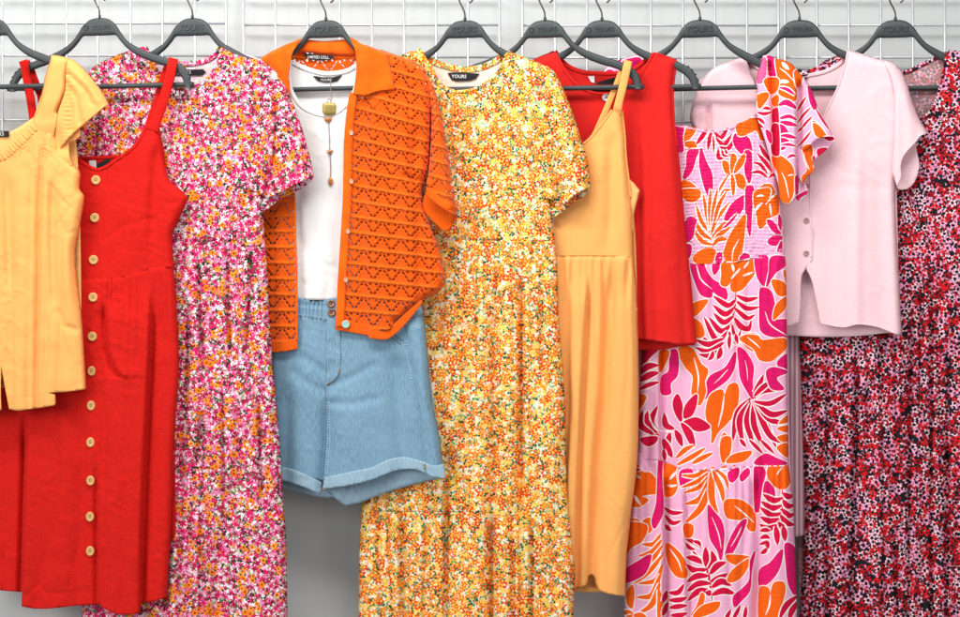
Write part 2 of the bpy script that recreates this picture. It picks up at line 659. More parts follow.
M['silver'] = plain('silver_disc', sl(214, 214, 212), 0.3, 0.5, 0.6, 100)


def wood_mat():
    nt = NT('button_wood')
    o = nt.obj(); s = nt.sep(o)
    g = nt.noise(nt.com(nt.math('MULTIPLY', s[0], 900.0), nt.math('MULTIPLY', s[2], 260.0)), 1.0, 3)
    c = nt.mix(g, sl(190, 142, 74), sl(232, 194, 128))
    return nt.finish(c, 0.5, 0.4, g, 0.1, 0.0003)


M['wood'] = wood_mat()


def denim(name, a, b):
    nt = NT(name)
    uv = nt.uv(); s = nt.sep(uv)
    d = nt.math('ADD', s[0], nt.math('MULTIPLY', s[1], 0.9))
    tw = nt.math('SINE', nt.math('MULTIPLY', d, 2600.0))
    n1 = nt.noise(uv, 420.0, 3, 0.7); n2 = nt.noise(uv, 11.0, 3)
    n3 = nt.noise(nt.com(nt.math('MULTIPLY', s[0], 500.0), nt.math('MULTIPLY', s[1], 60.0)), 1.0, 2)
    f = nt.math('ADD', nt.math('MULTIPLY', n1, 0.55), nt.math('MULTIPLY', n3, 0.45))
    c = nt.mix(nt.ramp(f, 0.30, 0.70), a, b)
    c = nt.mix(nt.ramp(n2, 0.35, 0.75), c, nt.mix(0.35, c, b))
    return nt.finish(c, 0.9, 0.15, nt.math('ADD', nt.math('MULTIPLY', tw, 0.2), f), 0.3, 0.0008)


M['denim'] = denim('washed_denim', sl(92, 129, 153), sl(140, 174, 195))
M['denim_in'] = denim('denim_reverse', sl(124, 157, 178), sl(170, 195, 209))

UVP = 18.7   # stitch repeat of the openwork, photo pixels
VVP = 15.8


def openwork():
    """knit with ridges, triangles and real eyelets (cut through with alpha)"""
    nt = NT('orange_openwork_knit')
    uv = nt.uv(); s = nt.sep(uv)
    wob = nt.noise(uv, 0.6, 2)
    u = nt.math('ADD', s[0], nt.math('MULTIPLY', wob, 0.10)); v = nt.math('ADD', s[1], nt.math('MULTIPLY', wob, 0.06))
    fu = nt.math('FRACT', u); fv = nt.math('FRACT', v)
    tri = nt.math('ABSOLUTE', nt.math('SUBTRACT', nt.math('MULTIPLY', fu, 2.0), 1.0))     # 1 at edges, 0 in the middle
    hv = nt.math('DIVIDE', nt.math('SUBTRACT', fv, 0.10), 0.80)                            # 0..1 inside the row
    # the two slanting lines of each triangle
    dl = nt.math('ABSOLUTE', nt.math('SUBTRACT', tri, hv))
    inrow = nt.math('MULTIPLY', nt.math('GREATER_THAN', fv, 0.15), nt.math('LESS_THAN', fv, 0.86))
    beads = nt.math('GREATER_THAN', nt.math('SINE', nt.math('MULTIPLY', fv, 6.2832*4.5)), -0.5)
    hole1 = nt.math('MULTIPLY', nt.math('MULTIPLY', nt.math('LESS_THAN', dl, 0.105), inrow), beads)
    # pair of larger eyelets under each ridge
    ex = nt.math('MULTIPLY', nt.math('SUBTRACT', nt.math('ABSOLUTE', nt.math('SUBTRACT', fu, 0.5)), 0.17), UVP)
    ey = nt.math('MULTIPLY', nt.math('SUBTRACT', fv, 0.83), VVP)
    er = nt.math('SQRT', nt.math('ADD', nt.math('MULTIPLY', ex, ex), nt.math('MULTIPLY', ey, ey)))
    hole2 = nt.math('LESS_THAN', er, 1.15)
    drop = nt.math('GREATER_THAN', nt.noise(uv, 0.9, 2), 0.36)
    hole = nt.math('MULTIPLY', nt.math('MAXIMUM', hole1, hole2), drop)
    # height: rope ridge + knit ribs
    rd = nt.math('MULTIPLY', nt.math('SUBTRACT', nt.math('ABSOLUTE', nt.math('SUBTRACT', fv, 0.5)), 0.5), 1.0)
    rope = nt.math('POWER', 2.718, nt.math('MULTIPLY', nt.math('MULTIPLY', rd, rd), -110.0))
    ribs = nt.math('SINE', nt.math('MULTIPLY', u, 6.2832*9.0)); rib2 = nt.math('SINE', nt.math('MULTIPLY', v, 6.2832*9.0))
    near = nt.math('SUBTRACT', nt.ramp(dl, 0.20, 0.08), nt.math('MULTIPLY', nt.math('POWER', 2.718, nt.math('MULTIPLY', nt.math('POWER', nt.math('SUBTRACT', dl, 0.30), 2.0), -120.0)), 1.3))
    h = nt.math('ADD', nt.math('MULTIPLY', rope, 1.3), nt.math('ADD', nt.math('MULTIPLY', nt.math('MULTIPLY', ribs, rib2), 0.12), nt.math('MULTIPLY', near, -0.45)))
    fz = nt.noise(uv, 9.0, 3)
    c = nt.mix(nt.ramp(fz, 0.3, 0.7), sl(231, 82, 4), sl(243, 96, 8))
    c = nt.mix(nt.math('MULTIPLY', rope, 0.55), c, sl(250, 118, 20))      # painted highlight: lighter colour along the cords for the light they catch
    alpha = nt.math('SUBTRACT', 1.0, hole)
    return nt.finish(c, 0.9, 0.15, h, 0.9, 0.0022, alpha=alpha, sheen=0.15)


def ribknit(name, vertical=True):
    nt = NT(name)
    uv = nt.uv(); s = nt.sep(uv)
    r = nt.math('SINE', nt.math('MULTIPLY', s[0] if vertical else s[1], 6.2832*S/3.0))
    f = nt.noise(uv, 900.0, 3)
    c = nt.mix(nt.ramp(f, 0.3, 0.7), sl(232, 88, 5), sl(244, 100, 10))
    return nt.finish(c, 0.9, 0.15, nt.math('ADD', nt.math('MULTIPLY', r, 0.4), f), 0.5, 0.0012, sheen=0.15)


def stockinette():
    nt = NT('orange_plain_knit')
    uv = nt.uv(); s = nt.sep(uv)
    a = nt.math('SINE', nt.math('MULTIPLY', s[0], 6.2832*S/1.6)); b = nt.math('SINE', nt.math('MULTIPLY', s[1], 6.2832*S/1.6))
    f = nt.noise(uv, 300.0, 3); g = nt.noise(uv, 30.0, 2)
    c = nt.mix(nt.ramp(g, 0.3, 0.7), sl(237, 92, 5), sl(247, 106, 10))
    return nt.finish(c, 0.9, 0.15, nt.math('ADD', nt.math('MULTIPLY', nt.math('MULTIPLY', a, b), 0.3), f), 0.3, 0.0010, sheen=0.15)


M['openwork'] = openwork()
M['orange_rib'] = ribknit('orange_rib_knit')
M['orange_plain'] = stockinette()

GR = (0.045, 0.13, 0.035, 1); DG = (0.012, 0.035, 0.016, 1); LG = (0.28, 0.42, 0.16, 1)
MAG = sl(214, 20, 96); DMAG = sl(168, 8, 66); PK = sl(236, 112, 168); LPK = sl(248, 190, 214); ORG = sl(246, 132, 24)
pink_layers = [
    dict(scale=118, R=0.74, petals=2, depth=0.38, keep=0.95, cols=(LPK, PK), split=0.60),
    dict(scale=98, R=0.68, petals=2, depth=0.46, keep=0.62, cols=(GR, LG), split=0.70),
    dict(scale=90, R=0.64, petals=5, keep=0.62, cols=(PK, MAG), split=0.36, depth=0.32),
    dict(scale=76, R=0.62, petals=5, keep=0.98, cols=(MAG, DMAG), split=0.66, depth=0.32, cluster=(34.0, 0.18, 0.50)),
    dict(scale=98, R=0.58, petals=2, depth=0.46, keep=0.36, cols=(DG, GR), split=0.5),
    dict(scale=66, R=0.53, petals=5, keep=0.95, cols=(ORG, sl(255, 158, 40)), split=0.65, depth=0.18, centre=sl(140, 44, 14), cluster=(30.0, 0.42, 0.66)),
    dict(scale=100, R=0.44, petals=5, keep=0.10, cols=((0.92, 0.88, 0.88, 1), LPK), split=0.6),
]
M['pink_floral'] = ditsy('pink_floral_print', (0.90, 0.86, 0.87, 1), pink_layers, 0.0)
M['pink_floral_in'] = ditsy('pink_floral_reverse', (0.90, 0.86, 0.87, 1), pink_layers, 0.4, 0.62, (0.86, 0.80, 0.81, 1))
OR = sl(222, 62, 14); OR2 = sl(238, 104, 20); YE = sl(252, 192, 24); LY = sl(252, 228, 130); TE = sl(74, 142, 100); DT = sl(28, 88, 60)
yl = [
    dict(scale=112, R=0.74, petals=2, depth=0.40, keep=0.85, cols=(LY, sl(252, 206, 150)), split=0.6),
    dict(scale=94, R=0.66, petals=2, depth=0.46, keep=0.60, cols=(TE, sl(150, 190, 136)), split=0.64),
    dict(scale=74, R=0.66, petals=5, keep=1.0, cols=(YE, sl(250, 172, 20)), split=0.62, depth=0.28, inner=LY, cluster=(30.0, 0.22, 0.54)),
    dict(scale=68, R=0.66, petals=5, keep=1.0, cols=(OR, OR2), split=0.72, depth=0.30, centre=sl(250, 190, 70), cluster=(33.0, 0.22, 0.52)),
    dict(scale=100, R=0.56, petals=2, depth=0.48, keep=0.34, cols=(DT, TE), split=0.5),
    dict(scale=100, R=0.42, petals=5, keep=0.10, cols=(sl(252, 244, 228), sl(252, 240, 214)), split=0.6),
]
M['yellow_floral'] = ditsy('yellow_floral_print', sl(250, 240, 220), yl, 3.0)
M['yellow_floral_in'] = ditsy('yellow_floral_reverse', sl(250, 240, 226), yl, 3.3, 0.78, sl(246, 230, 218))
BK = (0.010, 0.009, 0.014, 1); RD = sl(224, 22, 28); PNK = sl(236, 160, 194); PW = sl(246, 206, 218)
dl_ = [
    dict(scale=104, R=0.60, petals=2, depth=0.40, keep=0.60, cols=(PNK, sl(214, 150, 176)), split=0.7),
    dict(scale=74, R=0.64, petals=5, keep=0.95, cols=(RD, sl(190, 14, 26)), split=0.70, depth=0.26, centre=BK, ck=0.34, cluster=(30.0, 0.20, 0.54)),
    dict(scale=60, R=0.58, petals=5, keep=0.92, cols=(PNK, PW), split=0.6, depth=0.24, centre=sl(30, 8, 20), ck=0.38, cluster=(28.0, 0.26, 0.56)),
    dict(scale=104, R=0.52, petals=2, depth=0.46, keep=0.30, cols=(BK, BK), split=0.5),
    dict(scale=86, R=0.48, petals=5, keep=0.26, cols=(RD, RD), split=0.5, centre=BK),
]
M['dark_floral'] = ditsy('dark_floral_print', BK, dl_, 6.0)
M['dark_floral_in'] = ditsy('dark_floral_reverse', BK, dl_, 6.4, 0.45, sl(206, 178, 178))

# big leaf print: one plain cloth per printed colour
def printed(name, col, k=0.05):
    nt = NT(name)
    uv = nt.uv()
    w = weave(nt, uv)
    s = nt.noise(nt.vmath('MULTIPLY', uv, (60.0, 220.0, 1.0)), 1.0, 3)
    c = nt.mix(nt.ramp(s, 0.3, 0.7), [x*(1-k) for x in col[:3]]+[1], [min(1, x*(1+k)) for x in col[:3]]+[1])
    return nt.finish(c, 0.85, 0.2, w, 0.2, 0.0008)


TROP = [printed('leaf_print_pink', sl(241, 176, 209), 0.03), printed('leaf_print_white', sl(246, 236, 232), 0.02),
        printed('leaf_print_magenta', sl(222, 18, 104), 0.12), printed('leaf_print_crimson', sl(206, 8, 62), 0.10),
        printed('leaf_print_orange', sl(244, 98, 12), 0.08), printed('leaf_print_deep_pink', sl(238, 96, 150), 0.08)]


def stripes():
    nt = NT('pink_grey_stripe')
    uv = nt.uv(); s = nt.sep(uv)
    w = nt.math('SINE', nt.math('MULTIPLY', s[0], 6.2832*S/4.6))
    c = nt.mix(nt.ramp(w, -0.25, 0.35), sl(176, 128, 142), sl(226, 190, 196))
    f = weave(nt, uv)
    return nt.finish(c, 0.9, 0.2, f, 0.15, 0.0008)


M['stripe'] = stripes()

# ================================================================== the leaf print, as outlines on the cloth
PRINT = []
WHITE, MA, CR, OG, DP = 1, 2, 3, 4, 5
_z = [0, 0, 1]


def Z(x0, y0, k): _z[:] = [x0, y0, k]


def conv(p): return [(_z[0]+a/_z[2], _z[1]+b/_z[2]) for a, b in p]


def grow(P, w):
    t = np.roll(P, -1, 0)-np.roll(P, 1, 0)
    t /= np.linalg.norm(t, axis=1)[:, None]+1e-9
    nrm = np.stack([t[:, 1], -t[:, 0]], 1)
    x, y = P[:, 0], P[:, 1]
    area = np.sum(x*np.roll(y, -1)-np.roll(x, -1)*y)
    return P+nrm*w*(1 if area > 0 else -1)


def leaf(c, *pts, rim=0.9):
    P, _ = smooth_line(conv(pts), 1.5, closed=True)
    P = grow(P, 0.55)
    if rim: PRINT.append((grow(P, rim), WHITE))
    PRINT.append((P, c))


def stroke(c, w, *pts, taper=True, rim=1.2):
    q, _ = smooth_line(conv(pts), 1.6)
    n = len(q)
    if n < 3: q = np.array([q[0], (q[0]+q[-1])/2, q[-1]]); n = 3
    t = np.linspace(0, 1, n)
    ww = (w/_z[2])*(0.68 if c != WHITE else 0.55)*(np.sin(np.pi*np.clip(t*0.9+0.07, 0, 1))**0.7 if taper else np.ones(n))
    tan = np.gradient(q, axis=0); tan /= np.linalg.norm(tan, axis=1)[:, None]+1e-9
    nor = np.stack([-tan[:, 1], tan[:, 0]], 1)
    def body(e): return np.vstack([q+nor*(ww+e)[:, None], (q-nor*(ww+e)[:, None])[::-1]])
    if rim and c != WHITE: PRINT.append((body(rim), WHITE))
    PRINT.append((body(0.0), c))


def strokes(c, w, *lines, **k):
    for l in lines: stroke(c, w, *l, **k)


Z(670, 110, 7.26)
leaf(OG, (130,125),(185,125),(180,160),(150,200),(100,240),(105,190))
leaf(OG, (100,250),(140,228),(185,235),(190,280),(170,290),(130,270))
leaf(MA, (30,100),(95,120),(90,200),(95,300),(60,300))
leaf(MA, (130,300),(210,290),(190,340),(160,440),(110,500),(95,490),(120,400))
leaf(MA, (225,280),(260,370),(305,470),(305,620),(275,620),(245,540),(215,400))
stroke(CR, 26, (275,128),(235,190),(190,250)); stroke(CR, 22, (300,150),(285,220),(275,290)); stroke(CR, 12, (312,190),(318,250),(315,310))
strokes(CR, 24, [(315,152),(370,200),(425,118)], [(335,205),(390,252),(448,180)], [(360,268),(420,280),(468,215)])
stroke(CR, 22, (350,285),(355,350),(405,335)); stroke(CR, 16, (400,285),(420,330),(460,310)); stroke(CR, 14, (375,285),(390,330),(430,335))
leaf(MA, (460,200),(490,165),(570,205),(595,290),(585,330),(550,340),(500,300),(470,260))
leaf(MA, (545,300),(590,310),(590,480),(575,530),(545,450))
leaf(OG, (488,100),(600,60),(645,70),(692,210),(660,215),(630,150),(590,160),(530,185),(495,180))
leaf(OG, (385,370),(420,385),(440,460),(410,460),(388,420)); leaf(OG, (450,320),(480,340),(468,420),(450,460),(440,400)); leaf(OG, (540,320),(535,380),(500,430),(465,460),(490,380))
leaf(OG, (460,480),(510,465),(545,510),(540,570),(500,560),(475,520))
stroke(OG, 24, (450,470),(458,540),(460,625)); stroke(OG, 14, (425,470),(380,540),(335,625)); stroke(OG, 18, (440,580),(400,585),(365,625))
strokes(CR, 22, [(650,250),(690,320),(745,385)], [(638,320),(700,390),(742,455)])
strokes(CR, 19, [(608,378),(660,400),(718,490)], [(593,455),(650,450),(712,492)], [(720,490),(750,470),(775,490)])
leaf(OG, (630,640),(640,590),(680,545),(740,550),(755,640))
leaf(OG, (85,520),(150,530),(210,590),(215,640),(85,640))
Z(670, 190, 7.26)
leaf(OG, (85,0),(210,0),(215,50),(170,85),(110,70))
strokes(OG, 20, [(295,315),(230,230),(190,110)], [(290,300),(262,150),(240,30)], [(295,300),(288,120),(295,-10)], [(303,290),(318,120),(345,-10)],
        [(300,325),(335,220),(430,90)], [(320,235),(355,110),(410,10)])
strokes(OG, 24, [(303,350),(370,270),(465,188)], [(310,378),(360,325),(440,268)], [(310,405),(350,362),(430,355)], [(305,398),(230,370),(172,275)], [(300,360),(230,310),(175,215)])
leaf(MA, (545,40),(540,110),(490,190),(430,220),(395,215),(410,170),(460,90)); stroke(MA, 15, (385,278),(430,240),(492,168))
leaf(MA, (555,-20),(605,-20),(595,120),(590,220),(580,335),(555,230),(548,100))
leaf(OG, (545,180),(540,300),(520,460),(490,510),(440,515),(390,510),(385,470),(430,340),(480,260)); stroke(WHITE, 8, (452,515),(458,440),(502,355))
leaf(OG, (620,10),(720,-10),(720,50),(690,105),(770,35),(787,60),(785,170),(745,190),(725,200),(690,250),(655,280),(640,250),(630,180),(610,90))
stroke(WHITE, 20, (618,155),(640,120),(672,92)); stroke(WHITE, 14, (725,100),(730,140),(735,185)); stroke(WHITE, 14, (628,48),(655,40),(684,42)); stroke(WHITE, 8, (770,30),(720,75),(690,110))
leaf(MA, (705,220),(740,225),(780,270),(805,330),(760,310),(725,270)); leaf(MA, (710,375),(750,335),(815,340),(780,395),(735,400)); leaf(MA, (790,180),(808,220),(805,290),(790,260)); leaf(MA, (810,370),(810,450),(780,440))
leaf(OG, (170,490),(240,430),(320,430),(330,480),(310,525),(200,535))
leaf(MA, (110,240),(140,195),(190,215),(180,260),(165,340),(130,375),(110,340)); leaf(MA, (118,400),(155,405),(145,480),(118,500))
leaf(MA, (330,525),(345,460),(375,460),(370,525)); leaf(MA, (505,505),(540,460),(580,485))
N_BODICE = len(PRINT)
Z(670, 260, 7.26)
leaf(MA, (150,30),(235,20),(265,80),(310,140),(390,190),(415,240),(410,285),(370,275),(310,230),(300,270),(230,255),(190,180)); stroke(WHITE, 10, (190,30),(225,140),(305,212))
leaf(MA, (310,30),(370,20),(340,90),(318,105))
leaf(OG, (390,10),(620,-10),(610,100),(560,170),(520,215),(460,230),(440,200),(445,150),(410,190),(370,175),(375,110))
stroke(WHITE, 16, (445,135),(480,95),(510,60)); stroke(WHITE, 15, (530,115),(570,100),(605,88)); stroke(WHITE, 18, (450,30),(458,55),(462,85)); stroke(WHITE, 14, (535,60),(560,30),(575,0))
leaf(MA, (620,-20),(710,-20),(690,190),(660,170),(630,110)); leaf(MA, (735,-20),(835,-20),(838,40),(770,90),(740,130),(700,195),(720,90))
leaf(MA, (655,210),(700,205),(740,240),(765,360),(760,430),(855,440),(855,560),(780,560),(700,545),(655,500),(650,330)); stroke(WHITE, 9, (690,375),(730,470),(855,552))
leaf(OG, (740,150),(810,155),(842,190),(842,255),(780,250)); leaf(OG, (842,270),(835,350),(790,400),(750,430),(770,330)); leaf(OG, (825,80),(845,80),(845,165))
stroke(CR, 12, (480,232),(470,340),(430,490),(360,617))
strokes(CR, 30, [(475,290),(420,330),(315,262)], [(468,345),(400,392),(313,328)], [(460,408),(390,452),(318,388)], [(445,468),(370,515),(284,418)], [(420,518),(340,582),(248,418)], [(370,602),(300,625),(240,558)])
strokes(CR, 27, [(485,258),(560,288),(640,272)], [(485,300),(560,352),(646,342)], [(470,350),(560,422),(617,398)])
leaf(CR, (470,420),(540,480),(570,480),(590,440),(580,510),(530,510),(495,490))
strokes(CR, 24, [(450,468),(480,600),(515,508)], [(430,520),(438,580),(442,640)])
leaf(OG, (165,320),(270,290),(240,350),(175,405)); leaf(OG, (170,430),(230,470),(245,550),(185,555))
leaf(OG, (510,575),(570,535),(640,545),(660,600),(700,640),(600,660))
Z(630, 335, 5.56)
leaf(OG, (610,20),(650,0),(710,5),(735,30),(860,20),(868,70),(830,110),(780,145),(720,135),(690,80),(640,45)); stroke(WHITE, 7, (650,10),(700,50),(725,75))
strokes(CR, 24, [(520,20),(440,52),(368,28)], [(520,42),(440,92),(365,70)]); stroke(CR, 22, (515,80),(440,115),(385,108)); stroke(CR, 22, (505,70),(500,105),(485,135)); stroke(CR, 18, (462,90),(455,120),(435,140))
stroke(CR, 16, (555,0),(552,40),(552,80)); stroke(CR, 16, (588,-5),(592,20),(598,48))
leaf(MA, (585,95),(580,180),(540,250),(460,310),(405,365),(420,280),(450,225),(530,180)); stroke(WHITE, 5, (545,190),(500,240),(465,272))
leaf(MA, (600,70),(640,90),(685,170),(680,260),(685,355),(650,310),(615,240),(605,150)); stroke(WHITE, 5, (640,140),(650,190),(655,255))
leaf(OG, (265,90),(300,60),(350,80),(395,160),(430,190),(430,215),(415,260),(420,320),(385,390),(345,330),(350,230),(310,180)); stroke(WHITE, 8, (355,125),(380,230),(375,320))
leaf(MA, (225,90),(260,85),(270,160),(260,230),(225,270),(225,325),(175,325),(175,235),(215,200))
leaf(OG, (165,95),(215,90),(205,140),(165,205))
leaf(CR, (65,85),(150,85),(120,115),(65,170)); strokes(CR, 28, [(55,215),(100,175),(158,168)], [(52,255),(110,222),(160,208)]); stroke(CR, 20, (52,302),(110,275),(162,262))
leaf(OG, (45,335),(90,345),(50,410))
leaf(OG, (425,400),(450,330),(510,305),(525,340),(550,280),(590,270),(605,310),(590,420),(540,490),(490,540),(455,600),(455,530),(425,460)); stroke(WHITE, 9, (524,335),(512,420),(490,512))
leaf(CR, (240,370),(265,330),(290,390),(285,480),(250,430)); leaf(CR, (300,460),(310,390),(370,330),(365,400),(340,450)); leaf(CR, (295,485),(370,460),(445,510),(380,535),(310,500)); leaf(CR, (285,490),(340,530),(360,600),(350,625),(310,560))
strokes(CR, 26, [(160,560),(100,515),(45,520)], [(160,540),(118,480),(152,395)], [(150,545),(92,480),(100,420)], [(130,552),(60,500),(70,420)]); stroke(CR, 26, (245,522),(200,500),(190,435))
leaf(CR, (60,575),(150,565),(140,600),(100,617),(70,600)); stroke(CR, 24, (222,545),(215,580),(215,620)); leaf(CR, (250,530),(285,560),(290,617),(260,580)); stroke(WHITE, 8, (100,420),(140,520),(250,540))
strokes(CR, 25, [(670,352),(600,430),(570,592)], [(668,368),(610,470),(630,615)], [(672,380),(650,480),(690,625)], [(685,380),(690,500),(742,625)], [(690,378),(750,480),(812,625)], [(692,380),(780,560),(870,605)],
        [(700,380),(780,470),(875,490)], [(712,390),(790,442),(875,420)])
strokes(CR, 21, [(690,370),(780,380),(870,328)], [(690,350),(740,312),(845,300)], [(688,322),(720,272),(742,222)], [(690,340),(740,290),(802,248)])
leaf(MA, (820,150),(880,105),(880,195),(840,190)); leaf(MA, (760,200),(800,180),(875,205),(815,240),(855,300),(790,300),(765,250))
leaf(OG, (880,445),(830,490),(880,480)); leaf(OG, (820,520),(880,505),(880,540)); leaf(OG, (820,570),(880,555),(880,605))
leaf(OG, (498,617),(525,545),(555,610),(548,640))
Z(620, 440, 5.33)
stroke(OG, 19, (300,95),(350,50),(395,28)); strokes(OG, 19, [(305,132),(390,85),(455,42)], [(385,125),(430,100),(495,68)])
leaf(OG, (545,-10),(590,-10),(585,70),(550,120),(535,60)); leaf(OG, (570,120),(600,80),(700,60),(660,110))
stroke(CR, 30, (230,-5),(250,40),(278,92)); stroke(CR, 18, (232,50),(236,80),(240,112))
leaf(MA, (720,128),(770,75),(830,95),(888,128))
stroke(CR, 16, (640,-5),(655,15),(672,38)); stroke(CR, 15, (690,0),(725,35),(762,72)); stroke(CR, 15, (750,0),(785,35),(822,72))
leaf(OG, (840,35),(895,20),(895,90),(850,60))
N_TIER = len(PRINT)
leaf(OG, (60,190),(80,115),(120,170),(160,175),(195,220),(195,280),(150,290),(110,300),(150,320),(100,355),(50,340),(60,260)); stroke(WHITE, 14, (60,165),(90,190),(112,205)); stroke(WHITE, 15, (60,285),(85,310),(112,348)); stroke(MA, 14, (60,150),(90,160),(110,155))
leaf(OG, (30,490),(40,425),(95,425),(110,455),(130,425),(165,420),(160,490))
leaf(MA, (205,110),(225,110),(230,330),(225,400),(185,470),(170,430),(195,330))
leaf(OG, (240,115),(300,115),(295,180),(305,250),(280,295),(240,295)); stroke(WHITE, 12, (305,240),(275,245),(245,240)); stroke(WHITE, 14, (265,210),(290,180),(300,165))
strokes(CR, 18, [(235,360),(280,388),(337,385)], [(238,400),(280,442),(327,430)], [(240,450),(255,470),(275,482)])
leaf(MA, (320,170),(380,155),(385,220),(328,250))
strokes(OG, 17, [(475,150),(400,190),(328,188)], [(475,172),(410,222),(328,252)], [(476,190),(420,252),(338,282)])
strokes(OG, 26, [(475,212),(430,312),(348,342)], [(476,250),(430,362),(348,442)], [(485,165),(490,312),(522,398)])
stroke(OG, 22, (495,160),(540,262),(552,335)); stroke(OG, 15, (505,152),(560,202),(577,262)); stroke(OG, 13, (480,150),(560,140),(640,135))
leaf(MA, (580,170),(630,148),(630,190),(600,225),(580,210)); leaf(MA, (640,190),(680,150),(690,180),(650,220))
leaf(OG, (560,325),(640,320),(700,360),(720,400),(720,480),(690,480),(650,430),(570,410)); stroke(WHITE, 8, (610,350),(660,390),(715,440))
leaf(MA, (470,350),(500,380),(540,430),(555,500),(540,640),(520,590),(480,520)); stroke(WHITE, 5, (490,410),(525,500),(540,580))
leaf(MA, (675,425),(650,500),(600,600),(560,620),(590,520),(640,440)); stroke(WHITE, 5, (650,460),(620,520),(590,570))
leaf(MA, (715,150),(745,135),(775,170),(755,260),(740,380),(720,380))
leaf(OG, (785,180),(810,120),(895,125),(905,230),(870,265),(840,255),(810,230)); stroke(WHITE, 8, (835,185),(860,150),(880,130))
leaf(MA, (765,270),(780,220),(820,260),(820,310),(780,300))
stroke(CR, 10, (865,262),(862,360),(830,485))
strokes(CR, 24, [(862,310),(820,322),(763,290)], [(860,350),(810,362),(753,328)], [(856,390),(810,402),(748,360)], [(846,420),(800,432),(748,410)], [(836,452),(790,472),(745,450)])
strokes(CR, 24, [(868,283),(900,302),(925,290)], [(868,320),(895,352),(930,345)], [(862,368),(900,402),(932,392)], [(855,400),(890,442),(932,452)], [(845,440),(870,470),(885,500)])
Z(620, 527, 5.33)
leaf(OG, (20,-10),(140,-10),(120,70),(60,110),(20,155))
strokes(OG, 19, [(217,38),(180,90),(118,92)], [(222,68),(170,132),(98,155)], [(226,100),(160,180),(58,217)], [(226,150),(160,232),(78,302)], [(226,200),(190,282),(98,302)])
strokes(OG, 23, [(216,250),(170,362),(88,375)], [(212,300),(170,412),(98,462)], [(206,330),(214,400),(205,500)])
leaf(MA, (20,235),(100,180),(165,150),(130,250),(20,298))
leaf(OG, (35,350),(65,310),(75,350),(65,430),(40,410)); stroke(OG, 22, (15,455),(40,456),(72,462)); stroke(OG, 22, (72,472),(105,470),(142,482)); stroke(OG, 22, (65,470),(40,490),(20,510))
leaf(OG, (245,90),(300,120),(350,190),(355,265),(300,260),(260,200)); stroke(WHITE, 8, (265,115),(310,180),(330,240))
stroke(CR, 12, (362,100),(460,222),(492,395)); stroke(CR, 18, (348,60),(400,85),(432,112)); stroke(CR, 16, (390,75),(420,85),(430,105)); stroke(CR, 16, (350,85),(370,110),(400,120))
strokes(CR, 25, [(440,192),(400,170),(353,160)], [(460,226),(400,232),(353,200)], [(470,260),(410,262),(358,292)], [(480,300),(420,302),(358,342)], [(486,340),(420,342),(362,392)], [(490,352),(475,352),(455,348)])
strokes(CR, 26, [(460,212),(458,160),(456,108)], [(470,222),(500,182),(488,128)], [(480,250),(520,205),(565,188)], [(485,290),(540,268),(572,248)], [(490,322),(540,290),(592,312)], [(490,362),(550,340),(614,356)])
leaf(OG, (570,150),(690,160),(650,200),(590,190)); leaf(OG, (690,170),(660,250),(610,290),(575,285),(600,230))
leaf(MA, (720,130),(700,240),(690,340),(640,400),(610,425),(605,370),(650,330),(690,280),(695,180))
leaf(MA, (865,120),(850,220),(800,290),(745,315),(745,230),(800,190)); leaf(MA, (880,90),(930,110),(945,370),(900,310),(885,200))
leaf(OG, (745,325),(790,325),(800,370),(820,300),(870,295),(880,340),(850,450),(820,520),(745,520)); stroke(WHITE, 9, (802,360),(795,420),(775,470))
strokes(CR, 24, [(942,368),(885,420),(850,490)], [(944,400),(915,450),(900,500)], [(830,-5),(836,40),(840,95)], [(870,-5),(876,30),(880,75)])
strokes(CR, 18, [(748,20),(775,15),(802,20)], [(748,60),(775,50),(800,60)], [(745,92),(785,85),(780,142)], [(750,140),(770,130),(785,110)])
strokes(CR, 21, [(258,350),(310,348),(342,303)], [(263,390),(320,388),(358,374)], [(263,430),(320,422),(358,418)], [(272,470),(320,470),(358,458)], [(228,402),(240,370),(252,338)], [(228,472),(240,440),(256,398)])
leaf(OG, (380,470),(410,420),(435,350),(450,370),(435,430),(410,460)); leaf(OG, (390,475),(440,420),(530,400),(510,445),(430,478))
strokes(CR, 16, [(560,500),(575,470),(592,438)], [(598,500),(620,460),(642,418)], [(660,500),(668,460),(672,420)])
leaf(OG, (340,-10),(385,-10),(385,45),(348,52))
# below the photograph's edge the print simply goes on
for (bx, by) in ((640, 640), (690, 650), (745, 640), (785, 655), (665, 675), (720, 680), (770, 690)):
    Z(bx, by, 1.0)
    leaf(OG if (bx//5) % 2 else MA, (-9, -12), (6, -14), (11, 3), (2, 16), (-10, 8))
N_SKIRT = len(PRINT)
Z(740, 50, 7.71)
leaf(MA, (205,50),(270,60),(285,100),(285,190),(230,200),(215,130))
leaf(DP, (150,90),(195,60),(200,140),(185,240),(130,250))
leaf(OG, (275,70),(330,70),(420,130),(430,250),(430,385),(360,370),(300,330),(290,200)); stroke(WHITE, 28, (298,245),(335,242),(378,246)); stroke(WHITE, 30, (325,95),(345,120),(378,150)); stroke(WHITE, 9, (305,140),(360,180),(425,252))
leaf(OG, (420,170),(450,155),(478,200),(470,250),(440,290),(425,230))
leaf(OG, (190,230),(290,220),(290,300),(240,340),(210,300)); leaf(OG, (132,350),(210,330),(215,370),(150,450),(136,400)); leaf(OG, (245,380),(292,350),(292,430),(260,430))
stroke(MA, 20, (308,290),(365,305),(424,348)); stroke(MA, 34, (300,425),(360,405),(438,452)); stroke(MA, 22, (298,530),(380,512),(442,542)); stroke(MA, 28, (305,555),(390,570),(442,585))
strokes(CR, 15, [(440,475),(470,420),(512,358)], [(443,565),(490,500),(550,438)], [(465,620),(510,560),(562,508)])
